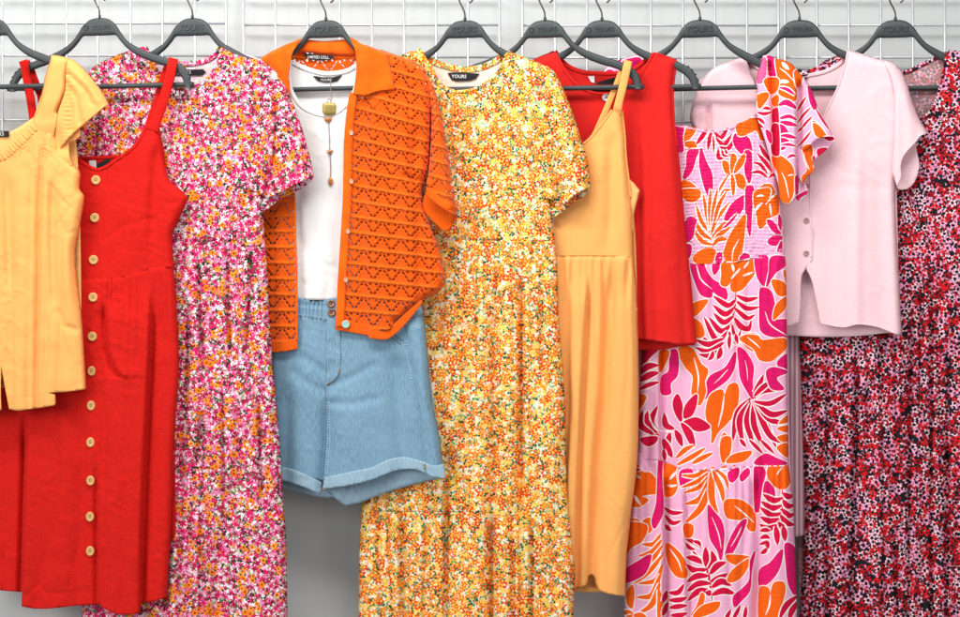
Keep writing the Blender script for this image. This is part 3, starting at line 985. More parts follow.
leaf(MA, (525,275),(560,330),(590,430),(575,465),(540,400)); stroke(MA, 14, (585,455),(630,530),(690,620))
leaf(CR, (250,470),(290,450),(297,620),(258,600))
strokes(CR, 20, [(135,482),(190,492),(245,478)], [(138,525),(165,545),(190,570)], [(178,452),(205,448),(235,456)], [(120,560),(150,580),(180,600)])
leaf(OG, (565,550),(610,580),(645,625),(570,625))
Z(740, 125, 7.71)
leaf(OG, (565,-10),(610,10),(668,92),(610,95),(580,70))
leaf(MA, (300,0),(340,10),(370,60),(330,65),(300,60)); stroke(MA, 24, (298,88),(370,85),(437,102)); leaf(MA, (300,105),(345,105),(375,125),(340,135),(300,130)); stroke(MA, 17, (305,162),(370,150),(437,166)); stroke(MA, 20, (308,188),(330,180),(355,172)); stroke(MA, 18, (365,255),(400,235),(437,242))
strokes(CR, 15, [(443,55),(462,38),(485,15)], [(448,165),(500,110),(550,45)])
leaf(OG, (310,240),(370,280),(410,340),(415,480),(400,560),(360,602),(310,560),(300,450),(290,370),(258,300),(250,240)); stroke(WHITE, 9, (322,365),(350,430),(378,565)); stroke(WHITE, 10, (368,392),(390,385),(416,386))
leaf(CR, (250,0),(295,0),(300,230),(250,220),(240,100)); leaf(MA, (200,40),(235,60),(240,140),(215,110))
leaf(MA, (428,400),(447,390),(447,520),(432,540))
leaf(OG, (485,180),(550,160),(560,330),(570,345),(490,440),(480,400),(520,350)); stroke(WHITE, 18, (488,215),(500,280),(535,345))
leaf(CR, (600,190),(670,180),(640,230),(605,240)); leaf(CR, (560,250),(575,240),(570,270)); leaf(MA, (430,560),(470,530),(520,510),(515,560),(470,590)); stroke(WHITE, 10, (450,590),(480,560),(510,540)); leaf(CR, (650,95),(720,95),(725,110),(690,120))
N_SLEEVE = len(PRINT)
Z(0, 0, 1.0)
leaf(MA, (604, 76), (608, 70), (614, 72), (612, 80)); leaf(MA, (622, 62), (640, 58), (640, 72), (628, 70)); leaf(MA, (646, 62), (656, 60), (655, 80), (648, 76)); stroke(MA, 2.4, (612, 66), (618, 64), (622, 56))
P_BODICE = PRINT[:N_BODICE]; P_TIER1 = PRINT[N_BODICE:N_TIER]; P_TIER2 = PRINT[N_TIER:N_SKIRT]; P_SLEEVE = PRINT[N_SKIRT:N_SLEEVE]; P_SHOULDER = PRINT[N_SLEEVE:]

# ================================================================== the wall and the wire grid panels
def box(V, F, x0, x1, y0, y1, z0, z1):
    b = len(V)
    V += [(x, y, z) for x in (x0, x1) for y in (y0, y1) for z in (z0, z1)]
    F += [tuple(b+i for i in f) for f in ((0, 1, 3, 2), (4, 6, 7, 5), (0, 4, 5, 1), (2, 3, 7, 6), (0, 2, 6, 4), (1, 5, 7, 3))]


V, F = [], []
box(V, F, -3.2, 3.2, 0.0, 0.12, -0.6, 3.1)
tag(mesh_from('wall', V, F, None, [M['wall']], False), kind='structure')

GRIDS = [([-158, -126, -94, -62, -30, 2.5, 34, 66.5, 98, 130.5, 162.5, 195, 226], 'wire grid panel at the far left behind the marigold blouse and the red button dress', 0.0),
         ([243.5, 275.5, 307.5, 340, 372, 404, 436, 468, 499.5], 'wire grid panel behind the orange cardigan, second from the left', 1.5),
         ([522.5, 555, 587, 619, 651, 683, 715, 747, 778.5], 'wire grid panel behind the scarlet top, third from the left', 2.0),
         ([785, 817, 849, 881, 913, 945, 977, 1009, 1041, 1073, 1105], 'wire grid panel at the far right behind the pale pink cardigan', 1.8)]
GD = 0.028


def wire(name, a, b, r, parent):
    V, F = [], []
    add(tube_mesh([a, [(a[i]+b[i])/2 for i in range(3)], b], r, 10), V, F)
    return mesh_from(name, V, F, parent, [M['wire']], True)


for xs, lab, dy in GRIDS:
    t = thing('grid_panel', lab, 'grid panel', lift((xs[0]+xs[-1])/2, 470, GD), 'wire grid panels on the wall')
    for k, xx in enumerate(xs):
        edge = k in (0, len(xs)-1)
        wire('upright_wire', lift(xx, -120, GD+0.004), lift(xx, 474, GD+0.004), 0.0031 if edge else 0.0027, t)
    for k in range(-4, 15):
        yy = 23.6+dy+32.2*k
        if yy > 474: break
        wire('cross_wire', lift(xs[0], yy, GD-0.001), lift(xs[-1], yy, GD-0.001), 0.0026, t)

# ================================================================== hangers
def hanger_body(ring):
    """flat bow with a domed middle, thick rounded arms and grip teeth near both ends; origin under the hook"""
    k = 1.02/S
    ctl = [(0, -0.5), (10, 1.5), (17, 7), (22, 14.5), (29, 23), (40, 30), (56, 36.5), (74, 42.5), (86, 49.5), (92, 58), (95.5, 70)]
    low = [(0, 17.5), (10, 17.5), (17, 17.6), (21, 21), (28, 28.5), (39, 36.5), (54, 43), (71, 48.5), (80, 54), (85.5, 61), (88.5, 70)]
    if not ring:      # the shorter, more sloping bow
        ctl = ctl[:5]+[(40, 30), (56, 38.5), (71, 48), (80, 57), (84, 63), (86.5, 71)]
        low = low[:5]+[(39, 37), (54, 45.5), (67, 54.5), (74, 61), (78, 66), (79.5, 71)]
    low = [(a, b+(1.3 if 20 < a < 84 else 0)) for a, b in low]
    up, _ = smooth_line(ctl, 2.2); lo, _ = smooth_line(low, 2.2)
    n = 60
    def res(q):
        d = np.r_[0, np.cumsum(np.linalg.norm(np.diff(q, axis=0), axis=1))]; d /= d[-1]
        t = np.linspace(0, 1, n)
        return np.stack([np.interp(t, d, q[:, 0]), np.interp(t, d, q[:, 1])], 1)
    up = res(up); lo = res(lo)
    # teeth on the upper side of the arm's end
    teeth = [0.0]*n
    for i in range(n):
        if 0.78 < i/n < 0.965: teeth[i] = 1.9*(0.5+0.5*math.sin(i*2.45))
    V, F = [], []
    prof = [(0.0, 0.0), (0.06, 0.55), (0.18, 0.88), (0.35, 1.0), (0.65, 1.0), (0.82, 0.88), (0.94, 0.55), (1.0, 0.0)]
    full = prof+[(a, -h) for a, h in prof[-2:0:-1]]
    m = len(full)
    idx = [(-1, i) for i in range(n-1, 0, -1)]+[(1, i) for i in range(n)]
    for (sd, i) in idx:
        a = up[i]; b = lo[i]
        dr = (a-b)/(np.linalg.norm(a-b)+1e-9)
        a = a+dr*teeth[i]
        w = np.linalg.norm(a-b)
        hh = min(0.0062, 0.0034+0.0028*min(1, max(0.0, (24-w)/16.0)))
        for (u, h) in full:
            p = a*(1-u)+b*u
            V.append((sd*p[0]*k, -h*hh, -p[1]*k))
    for j in range(len(idx)-1):
        for q in range(m):
            F.append((j*m+q, (j+1)*m+q, (j+1)*m+(q+1) % m, j*m+(q+1) % m))
    F.append(tuple(range(m))[::-1]); F.append(tuple((len(idx)-1)*m+q for q in range(m)))
    return V, F


def raw_mesh(name, V, F, parent, mat, smooth=True):
    me = bpy.data.meshes.new(name)
    me.from_pydata([tuple(v) for v in V], [], [tuple(f) for f in F])
    me.polygons.foreach_set('use_smooth', [smooth]*len(me.polygons)); me.update()
    return link_mesh(name, me, parent, [mat])


def hanger_proto(word, size, ring):
    t = thing('clothes_hanger', 'x', 'hanger', (0, 0, 0), 'charcoal plastic hangers along the rail')
    raw_mesh('bow', *hanger_body(ring), t, M['hanger'])
    k = 1.02/S
    V, F = [], []
    xs = np.linspace(-97, 97, 25)*(1.0 if ring else 0.88)
    add(tube_mesh([(x*k, 0, -67.3*k) for x in xs], 2.45/S, 12), V, F)
    raw_mesh('trouser_bar', V, F, t, M['hanger'])
    V, F = [], []
    pts = [(0, 3), (0, -3), (-0.6, -8), (-2.8, -13), (-5.4, -18.5), (-7, -25), (-5.5, -32), (0, -36.5), (6, -35), (9.5, -29), (9, -23), (6.5, -18.3), (4.6, -17.0)]
    q, _ = smooth_line(pts, 1.0)
    add(tube_mesh([(p[0]*k, 0, -p[1]*k) for p in q], 0.0019, 9), V, F)
    raw_mesh('hook', V, F, t, M['steel'])
    V, F = [], []
    add(tube_mesh([(0, 0, 2.6*k), (0, 0, 1*k), (0, 0, -2*k)], 0.0034, 10), V, F)
    raw_mesh('hook_collar', V, F, t, M['hanger'])
    me = text_mesh(word, size/S, 0.0003, 0.0 if ring else 0.0002)
    me.materials.clear()
    for v in me.vertices:
        x, y, z = v.co
        v.co = Vector((x*1.08+(0.006 if ring else 0), -0.0060-z-0.0003, y-9.6*k))
    link_mesh('lettering', me, t, [M['hanger_text']])
    if ring:
        V, F = [], []
        c = (-13.0*k, -9.6*k); n = 20
        add(tube_mesh([(c[0]+2.2*k*math.cos(2*math.pi*i/n), -0.0064, c[1]+2.2*k*math.sin(2*math.pi*i/n)) for i in range(n+1)], 0.0007, 6), V, F)
        raw_mesh('ring_mark', V, F, t, M['hanger_text'])
    return t


def copy_thing(t):
    c = t.copy(); COL.objects.link(c)
    for ch in list(t.children):
        d = ch.copy(); COL.objects.link(d); d.parent = c
    return c


HX = [(-9, 18.5, 1), (99.5, 18.0, 1), (192.5, 18.2, 0), (326, 20.2, 0), (465, 20.4, 0), (545, 20.2, 1), (602, 20.2, 1), (700, 19.8, 0), (799.5, 20, 1), (895.5, 20, 0)]
EXTRA = [0, 0, 0, 0, 0, 0.004, -0.005, 0.002, 0, 0]
HANG = [Hang(h[0], e) for h, e in zip(HX, EXTRA)]
HLAB = ['charcoal hanger carrying the marigold blouse, cut by the left edge of the photo', 'charcoal hanger carrying the red button dress by its straps',
        'charcoal hanger in the neck of the pink floral dress', 'charcoal hanger inside the orange cardigan collar and the white top',
        'charcoal hanger in the neck of the yellow and orange floral dress', 'charcoal hanger carrying the apricot strappy dress',
        'charcoal hanger carrying the sleeveless scarlet top', 'charcoal hanger carrying the pink leaf print dress',
        'charcoal hanger carrying the pale pink cardigan', 'charcoal hanger in the dark floral dress at the right end']
pa = hanger_proto('YOURS', 7.8, False); pb = hanger_proto('YOURS', 5.8, True)
ua = ub = False
for i, (cx, cy, kind) in enumerate(HX):
    src = pb if kind else pa
    if kind and not ub: t, ub = src, True
    elif not kind and not ua: t, ua = src, True
    else: t = copy_thing(src)
    t.location = lift(cx, cy, D0+EXTRA[i]); t.rotation_euler = (0, 0, -math.atan(SLOPE))
    t['label'] = HLAB[i]

# ================================================================== garments
def garment(i, name, label, cat, y=62):
    return thing(name, label, cat, lift(HX[i][0], y, D0))


def Zs(*fs):
    return lambda x, y: sum(f(x, y) for f in fs)


# ---- 1  marigold blouse ------------------------------------------------------------------
h = HANG[0]; g = garment(0, 'blouse', 'marigold linen blouse with shirred neck and flutter sleeve, hanging over the red dress', 'blouse')


def f_bl(x, y):
    d = pleats(x, y, 150, 24, 0.0042, 3, 50, 0.5, 0.7)
    d = d+cliff(x, y, [(43, 150), (41, 210), (40, 290), (38, 400)], 0.0048, 17, 1, 1.4, 40)
    d = d+ridge(x, y, [(53, 170), (52, 250), (55, 330)], 4.5, -0.0075, 30, 40)
    d = d+ridge(x, y, [(62, 175), (64, 250), (70, 330)], 7, 0.003, 20, 60)
    d = d+ridge(x, y, [(7, 165), (9, 230), (10, 300)], 5, -0.006, 30, 30)
    d = d+ridge(x, y, [(24, 165), (25, 300), (20, 400)], 7, 0.003, 30, 0)
    d = d+groove(x, y, [(58, 312), (64, 326), (76, 330)], 3.2, 0.005)+groove(x, y, [(63, 320), (70, 345), (78, 362)], 2.6, -0.0022)
    d = d+wrinkles(x, y, 8, 0.0019, 4, 0.9)+groove(x, y, [(50, 185), (62, 200), (72, 208)], 1.6, 0.0020)+groove(x, y, [(70, 208), (60, 220), (55, 228)], 1.4, 0.0016)+groove(x, y, [(60, 222), (67, 234), (77, 231)], 1.8, 0.0022)
    sh = np.exp(-((y-146-0.03*x)/13)**2)
    d = d+gathers(x, y, np.interp(x, [-60, 0, 14, 31, 45], [150, 162, 154, 138, 130]), 4.2, 0.0030, 8, 40)+sh*0.0026*np.sin(x*2*np.pi/2.7+2*vn(x/8, y/8, 3))
    d = d+groove(x, y, [(-60, 397), (8, 399), (55, 395), (86, 380)], 1.0, 0.0010)
    return d


front, fd = cloth('body', g, M['yellow'], [(-92, 170, 'c'), (-60, 120, 'nc'), (-40, 140, 'n'), (0, 152, 'n'), (12, 143, 'n'), (29, 126.5, 'n'), (36, 118, 'nc'), (52, 112, 'c'), (60, 150, 'c'), (72, 163), (80, 172), (80, 189), (84.5, 197), (80, 226), (75.5, 252), (77, 277), (81.6, 314), (84, 348), (86.5, 389, 'nc'), (68, 391.5, 'n'), (49, 393, 'n'), (55, 394.5, 'nc'), (55.6, 403.6, 'n'), (54.6, 405.2, 'n'), (45, 406.8, 'n'), (34, 408.5, 'n'), (18, 410.5, 'n'), (9, 409, 'nc'), (4.5, 385, 'n'), (1.2, 366, 'nc'), (0.6, 390, 'n'), (1.2, 410, 'nc'), (-30, 412, 'n'), (-92, 395, 'c'), (-98, 250)],
                  h, f_bl, H=0.021, R=9, res=2.1)
band('elastic_band', front, M['yellow'], [(-40, 145), (-18, 156), (2, 156), (14, 147), (31, 131), (40, 122)], [9, 9, 9, 9, 9, 8.5], lambda x, y: fd(x, y)-0.0006, 0.0022, wob=0.0020, step=1.0)
back, _ = cloth('back_panel', g, M['yellow_in'], [(-92, 170, 'c'), (-70, 60, 'c'), (-46, 128), (0, 134), (16, 129), (34, 117, 'c'), (52, 62, 'c'), (66, 60, 'c'), (78, 170), (82, 385, 'c'), (-92, 390, 'c')], h, lambda x, y: wrinkles(x, y, 9, 0.002, 7)-0.012*ss(150, 220, y), off=-0.010, H=0, edge=0, res=4)
stp, sd = cloth('shoulder_yoke', g, M['yellow'], [(51, 55, 'c'), (58, 55.5), (67, 57.5, 'c'), (70, 62, 'c'), (67, 76), (66, 91), (58, 112, 'nc'), (54, 135, 'n'), (48, 158, 'nc'), (38, 138, 'nc'), (33, 121, 'c'), (40, 101), (44.5, 79)], h,
                Zs(lambda x, y: ridge(x, y, [(56, 60), (46, 140)], 6, 0.0015, 5), lambda x, y: 0.006*ss(120, 100, y)-0.016*ss(122, 152, y), lambda x, y: wrinkles(x, y, 6, 0.0006, 2)), off=0.004, H=0.020, R=5, res=1.6)


def f_fl(x, y):
    d = 0.007*ss(64, 100, x)
    for k, (q, a) in enumerate((([(68, 74), (86, 92), (92, 104)], 0.0045), ([(66, 82), (76, 98), (80, 122)], 0.0048), ([(67, 90), (72, 112), (70, 130)], 0.004), ([(72, 66), (90, 80), (100, 95)], 0.0036))):
        segs = [(q[i][0], q[i][1], q[i+1][0], q[i+1][1]) for i in range(2)]
        d = d-a*np.exp(-(seg_dist(segs, x, y)/2.6)**2)+a*0.7*np.exp(-(seg_dist([(s[0]+4, s[1]-4, s[2]+5, s[3]-4) for s in segs], x, y)/3.5)**2)
    d = d+0.0016*np.sin(y*2*np.pi/4.2+vn(x/6, y/6, 2))*np.exp(-((x-68)/5)**2)*ss(62, 70, y)
    d = d-0.014*ss(66, 57, x)*ss(120, 145, y)
    return d+wrinkles(x, y, 6, 0.0012, 9, -0.5)


slv, sld = cloth('flutter_sleeve', g, M['yellow'], [(66, 57, 'c'), (75, 61), (84, 69), (95, 82), (103, 93), (108.5, 102.5, 'nc'), (94, 116, 'n'), (80, 127.5, 'n'), (67.5, 139, 'n'), (61, 147, 'nc'), (57, 156, 'nc'), (55, 140, 'n'), (58, 112, 'nc'), (65, 91, 'n'), (65.5, 75, 'n')], h, f_fl, off=0.007, H=0.018, R=9, res=1.6)
cloth('sleeve_ruffle_inside', slv, M['yellow'], [(78, 127, 'n'), (80, 136, 'n'), (74, 141, 'n'), (69, 143, 'n'), (69.5, 158, 'n'), (72, 166, 'n'), (58, 160, 'n'), (58, 142, 'n'), (66, 136, 'n')], h, lambda x, y: 0.003*np.sin(y/4.0), off=-0.001, H=0.016, R=5, res=1.6)
band('sleeve_hem', slv, M['yellow'], [(107.6, 103), (93, 115.2), (79.5, 126.5), (67, 138)], 1.6, lambda x, y: sld(x, y)-0.0005, 0.001, step=1.5)
lb = plate('label', g, M['black_label'], [(-20, 130.5), (9, 131), (9, 137), (-20, 137)], lambda x, y: h.base(x)-0.008)
text_on(lb, M['ink'], 'YOURS', -5, 134, float(h.base(-5))-0.0062, 6, yaw=math.atan(SLOPE))

# ---- 2  red button dress -----------------------------------------------------------------
h = HANG[1]; g = garment(1, 'button_dress', 'red linen strappy midi dress with wooden buttons down the front', 'dress')


def f_rb(x, y):
    d = wrinkles(x, y, 9, 0.0016, 21, 0.35, 3.0)
    d = d+ridge(x, y, [(150, 130), (143, 200), (140, 278)], 9, 0.004, 20, 50)+ridge(x, y, [(158, 140), (153, 200), (152, 270)], 6, -0.004, 20, 50)
    d = d+groove(x, y, [(104, 240), (125, 225), (150, 218)], 2.0, 0.0014)+groove(x, y, [(152, 222), (168, 205), (186, 199)], 2.0, 0.0016)
    d = d+groove(x, y, [(103, 168), (102, 220), (101, 279)], 0.9, 0.0012)
    return d


bod, bd = cloth('bodice', g, M['red'], [(22, 128, 'c'), (33, 122, 'nc'), (40, 135, 'n'), (55, 148, 'n'), (72, 157.5, 'n'), (86, 166, 'n'), (96, 171, 'nc'), (105.5, 168.5, 'n'), (115, 162, 'n'), (126, 155.5, 'n'), (137, 145.5, 'n'), (146.5, 127, 'nc'), (159.5, 127, 'c'), (162.5, 146.5), (166, 168.6), (170.5, 181), (180, 189), (188.5, 197.5, 'c'), (184, 209), (177, 224), (172.5, 235), (173, 251), (174.5, 268, 'nc'), (151, 269.5, 'n'), (134, 274.5, 'n'), (118, 278.5, 'n'), (101, 280.5, 'n'), (78, 280.5, 'n'), (20, 276, 'c'), (20, 235), (10, 198, 'c'), (20, 172)], h, f_rb, H=0.016, R=10, res=2.2)
band('neck_binding', bod, M['red'], [(36, 126), (44, 138), (57, 147), (72, 155.5), (86, 164.5), (96, 169.5), (105.5, 167), (115, 160.5), (126, 153.5), (137, 143.5), (146.5, 125)], 3.4, lambda x, y: bd(x, y)-0.0004, 0.0016, step=1.4)
back, bk = cloth('back_panel', g, M['red'], [(20, 150, 'c'), (32, 128, 'c'), (50, 157), (72, 157), (100, 156), (126, 155), (150, 128, 'c'), (162, 140), (172, 240), (176, 600, 'c'), (16, 588, 'c')], h, lambda x, y: -0.015*ss(170, 240, y), off=-0.010, H=0, edge=0, res=5)
band('back_neck_edge', back, M['red'], [(40, 158), (72, 158), (100, 157.5), (126, 156)], 3.0, lambda x, y: h.base(x)-0.0095, 0.0018, step=2)


def strap(name, pts, w, dfun, mat=None):
    return band(name, g, mat or M['red'], pts, w, dfun, 0.0022, step=2.0)


ramp_d = lambda top, y0, y1: (lambda x, y: h.base(x)+0.0135*ss(y0, y0+12, y)+0.003)
strap('strap', [(173.6, 58.2), (172.5, 63), (169.5, 78), (163.5, 100), (157, 117), (152.5, 130)], [10, 10.2, 10.2, 10.4, 11.4, 13.2], lambda x, y: h.base(x)+0.004+0.010*ss(56, 68, y))
strap('strap', [(22.8, 60.5), (24.2, 65), (27.5, 82), (31.5, 105), (34.5, 130)], 8.6, lambda x, y: h.base(x)+0.004+0.010*ss(58, 70, y))
strap('back_strap', [(26, 61.5), (30, 68), (36, 84), (41, 97), (44, 130), (46, 158)], 7.6, lambda x, y: h.base(x)-0.004-0.008*ss(60, 72, y))
strap('back_strap', [(170, 60.5), (164, 76), (156, 104), (147, 132), (144, 158)], 7.6, lambda x, y: h.base(x)-0.004-0.008*ss(60, 72, y))


def f_rs(x, y):
    seam = np.interp(x, [20, 100, 118, 134, 151, 175], [279, 279, 277, 273, 268, 265])
    d = tuck(y, seam)+gathers(x, y, seam, 7.5, 0.0058*np.where((x > 84) & (x < 102), 0.1, 1.0), 5, 48)
    d = d+pleats(x, y, seam, 34, 0.0030, 12, 90, 0.5, 0.8)
    d = d+cliff(x, y, [(151, 275), (150, 326), (148, 378), (144, 458), (141, 540), (140.5, 620)], 0.0072, 26, -1, 1.4, 70)
    d = d+cliff(x, y, [(106, 300), (107, 330), (109, 352), (114, 367), (122, 377), (126, 379)], 0.0052, 12, 1, 1.2, 18, 4)
    d = d+cliff(x, y, [(27, 400), (26, 457), (21.8, 607)], 0.0080, 22, 1, 1.4, 50)
    d = d+cliff(x, y, [(98.6, 452), (98.4, 520), (98.6, 606)], 0.0050, 15, 1, 1.0, 50)
    d = d+ridge(x, y, [(124, 280), (126, 380), (123, 470), (122, 610)], 11, 0.0040, 40)
    d = d+ridge(x, y, [(60, 290), (62, 420), (60, 600)], 13, 0.0040, 40)
    d = d+wrinkles(x, y, 10, 0.0017, 31, 0.5, 2.2)
    d = d+groove(x, y, [(26, 596), (37, 584), (47, 592), (62, 594)], 1.8, 0.0018)+groove(x, y, [(70, 585), (76, 555), (80, 540)], 2, 0.0014)
    d = d+groove(x, y, [(100, 600), (120, 599), (141, 597)], 1.0, 0.0008)+groove(x, y, [(24, 594), (60, 592), (98, 591)], 1.0, 0.0008)
    d = d+groove(x, y, [(84, 290), (83, 420), (82, 600)], 0.9, 0.0010)
    return d


sk, skd = cloth('skirt', g, M['red'], [(14, 272, 'nc'), (78, 273, 'n'), (101, 273, 'n'), (118, 271, 'n'), (134, 267.5, 'n'), (151, 262.5, 'n'), (173, 260.5, 'c'), (176.5, 300), (179, 350), (178.5, 385), (176, 414), (173.5, 458), (171.5, 520), (167.5, 597, 'nc'), (155, 601, 'n'), (141, 603, 'nc'), (141, 612.5, 'nc'), (128, 614.5, 'n'), (116, 614, 'n'), (105, 609, 'n'), (98.9, 603, 'nc'), (98.2, 604.5, 'nc'), (78, 605.5, 'n'), (50, 608.5, 'n'), (34, 608.5, 'n'), (21.5, 606.5, 'nc'), (22, 592, 'nc'), (-2, 590, 'n'), (-18, 585, 'c'), (-10, 450), (4, 330)], h, f_rs, H=0.018, R=11, res=2.2)
for k, (bx, by) in enumerate(((96, 180), (94.8, 217.8), (93.6, 259.8), (93.2, 297.3), (92.4, 336.5), (91.6, 371), (91.2, 405.5), (90.6, 442.3), (90.6, 480.5), (90.1, 516.6), (90.3, 551))):
    dpt = (bd if by < 270 else skd)(bx, by)[0]
    disc('button', g, M['wood'], bx, by, dpt+0.0003, 4.7 if by < 350 else 4.9, 0.0034, mat2=M['dark_hole'], squash=1.0 if by < 350 else 0.82)
plate('label', back, M['white_label'], [(89, 160.5), (96, 160.5), (96.5, 169), (89.5, 167)], lambda x, y: h.base(x)-0.0075)
lb = plate('label', back, M['black_label'], [(97, 164), (107, 158.5), (111, 160), (103, 168.5), (97, 170)], lambda x, y: h.base(x)-0.0072)

# ---- 3  pink floral dress ----------------------------------------------------------------
h = HANG[2]; g = garment(2, 'floral_dress', 'long pink, magenta and orange ditsy floral dress beside the red button dress', 'dress')
PF = M['pink_floral']


def f_pb(x, y):
    d = wrinkles(x, y, 11, 0.0016, 41, 1.1, 2.0)+pleats(x, y, 90, 38, 0.0026, 42, 80, 0.4)
    d = d+ridge(x, y, [(262, 130), (264, 175), (262, 238)], 4, -0.006, 30, 0)+ridge(x, y, [(251, 186), (253, 198), (250, 212)], 2.4, -0.0120, 8, 10)+groove(x, y, [(250, 190), (244, 205), (243, 222)], 2.4, 0.005)
    d = d+ridge(x, y, [(99, 100), (95, 140), (93, 175)], 2.2, -0.009, 20)
    d = d+ridge(x, y, [(200, 140), (205, 238)], 10, 0.003, 30)
    return d


bod, bd = cloth('bodice', g, PF, [(145, 46, 'nc'), (149, 54, 'n'), (156, 68, 'n'), (166, 80, 'n'), (176, 86.5, 'n'), (186, 88, 'n'), (197, 85.5, 'n'), (208, 77, 'n'), (217, 63, 'n'), (223.5, 46, 'c'), (238, 53), (256, 59), (270, 66), (277, 95), (276, 150), (266, 192), (263.5, 212), (264, 226), (265, 240, 'nc'), (220, 240.5, 'n'), (175, 241, 'n'), (100, 240, 'c'), (92, 190), (78, 150), (80, 90), (91, 69), (104, 61), (122, 53)], h, f_pb, H=0.017, R=10, res=2.4)
band('neck_binding', bod, PF, [(145.5, 47), (150, 56), (157, 69.5), (166.5, 81), (176.5, 87.3), (186, 88.8), (197, 86.5), (208.5, 77.8), (217.5, 63.5), (222.5, 48)], 3.6, lambda x, y: bd(x, y)-0.0006, 0.0016, step=1.6)
back, _ = cloth('back_panel', g, M['pink_floral_in'], [(143, 46, 'c'), (150, 58), (168, 63.5), (185, 64), (201, 62.5), (214, 56.5), (224, 46, 'c'), (262, 60, 'c'), (262, 240), (282, 700, 'c'), (84, 700, 'c'), (100, 240), (80, 80, 'c')], h, lambda x, y: wrinkles(x, y, 8, 0.0014, 6)-0.016*ss(110, 200, y), off=-0.010, H=0, edge=0, res=5)
band('back_neck_binding', back, PF, [(145, 48), (152, 58), (168, 63), (185, 63.8), (201, 62.2), (213, 57), (222, 47)], 5.5, lambda x, y: h.base(x)-0.010, 0.0022, step=1.6)
lb = plate('label', back, M['black_label'], [(172, 70), (203, 69.2), (206, 72), (202, 75.2), (174, 76), (171, 73)], lambda x, y: h.base(x)-0.0085)
text_on(lb, M['ink'], 'YOURS', 184, 72.6, float(h.base(184))-0.0066, 4.6, yaw=math.atan(SLOPE))


def f_ps(x, y):
    d = cliff(x, y, [(270, 72), (274, 98), (277, 126), (273, 165), (267, 196)], 0.0040, 12, 1, 1.6, 20)
    d = d+ridge(x, y, [(284, 84), (291, 130), (292, 185)], 7, 0.0035, 20)+ridge(x, y, [(276, 150), (279, 200)], 3, -0.004, 20)
    d = d+ridge(x, y, [(269, 70), (273, 98), (276, 126), (273, 165), (266.5, 197)], 1.9, -0.0100, 10)
    return d+wrinkles(x, y, 8, 0.0014, 46, 1.2)


slv, sd = cloth('sleeve', g, PF, [(252, 58, 'c'), (262, 61), (269, 65), (279, 76), (290, 96), (300, 122), (306, 142), (310.5, 159), (313.5, 174.7, 'nc'), (302, 181, 'n'), (289, 187.6, 'n'), (273, 195.4, 'n'), (266, 199, 'nc'), (258, 190, 'n'), (258, 130, 'n'), (252, 80, 'n')], h, f_ps, off=0.004, H=0.020, R=12, res=2.0)
cloth('sleeve_inside', slv, M['pink_floral'], [(313, 173, 'c'), (313.8, 177.5, 'n'), (304.5, 186.5, 'n'), (293, 193, 'n'), (280, 199.5, 'n'), (264, 211, 'n'), (256, 204, 'n'), (266, 190, 'n'), (290, 180, 'n')], h, lambda x, y: 0*x, off=-0.004, H=0.006, R=5, res=2.0)
band('sleeve_hem', slv, PF, [(313, 173.8), (302, 180), (289, 186.6), (273, 194.4), (266.5, 197.6)], 2.4, lambda x, y: sd(x, y)-0.0006, 0.0012, step=1.6)
cloth('sleeve', g, PF, [(104, 60.5, 'c'), (96, 65), (91, 70), (84, 82), (77, 105), (68, 140), (62, 168, 'nc'), (78, 176, 'n'), (93, 180, 'nc'), (97, 130, 'n'), (102, 90, 'n')], h, lambda x, y: wrinkles(x, y, 8, 0.0014, 47, 1.8)+ridge(x, y, [(88, 80), (80, 120), (78, 170)], 5, 0.003, 20), off=0.004, H=0.018, R=9, res=2.2)


PINK_CR = [[(198, 250), (200, 320), (203, 372)], [(228, 246), (228, 300), (231, 372)], [(251, 244), (249, 300), (246, 360)], [(188, 300), (187, 372), (184, 500)], [(222, 380), (224, 512)], [(258, 390), (262, 512)]]


def creases(x, y, paths, amp, w):
    """thin deep valleys between two folds"""
    return sum(ridge(x, y, p, w, -amp, 25, 25) for p in paths)


def f_p1(x, y):
    return tuck(y, 240)+gathers(x, y, 239, 6.5, 0.0036, 51, 44)+pleats(x, y, 239, 23, 0.0066, 52, 34, 0.6)+creases(x, y, PINK_CR, 0.0110, 1.8)+wrinkles(x, y, 10, 0.0010, 53, 1.5)


def f_p2(x, y):
    k = ss(368, 400, y)
    d = tuck(y, 369.5, 0.003)+0.0045*k+f_p1(x, np.minimum(y, 368))*(1-k)+k*gathers(x, y, 366, 6.5, 0.0030, 55, 44)+k*(pleats(x, y, 250, 26, 0.0070, 52, 60, 0.7)+creases(x, y, PINK_CR, 0.0105, 1.9))
    d = d+cliff(x, y, [(205, 400), (203, 500), (203, 640)], 0.0060, 14, 1, 1.4, 40)+ridge(x, y, [(181, 390), (182, 500), (178, 640)], 2.4, -0.010, 40)
    return d


def f_p3(x, y): return f_p2(x, y)+0.0025*ss(508, 525, y)-0.001+gathers(x, y, 508, 6.5, 0.0022, 57, 34)


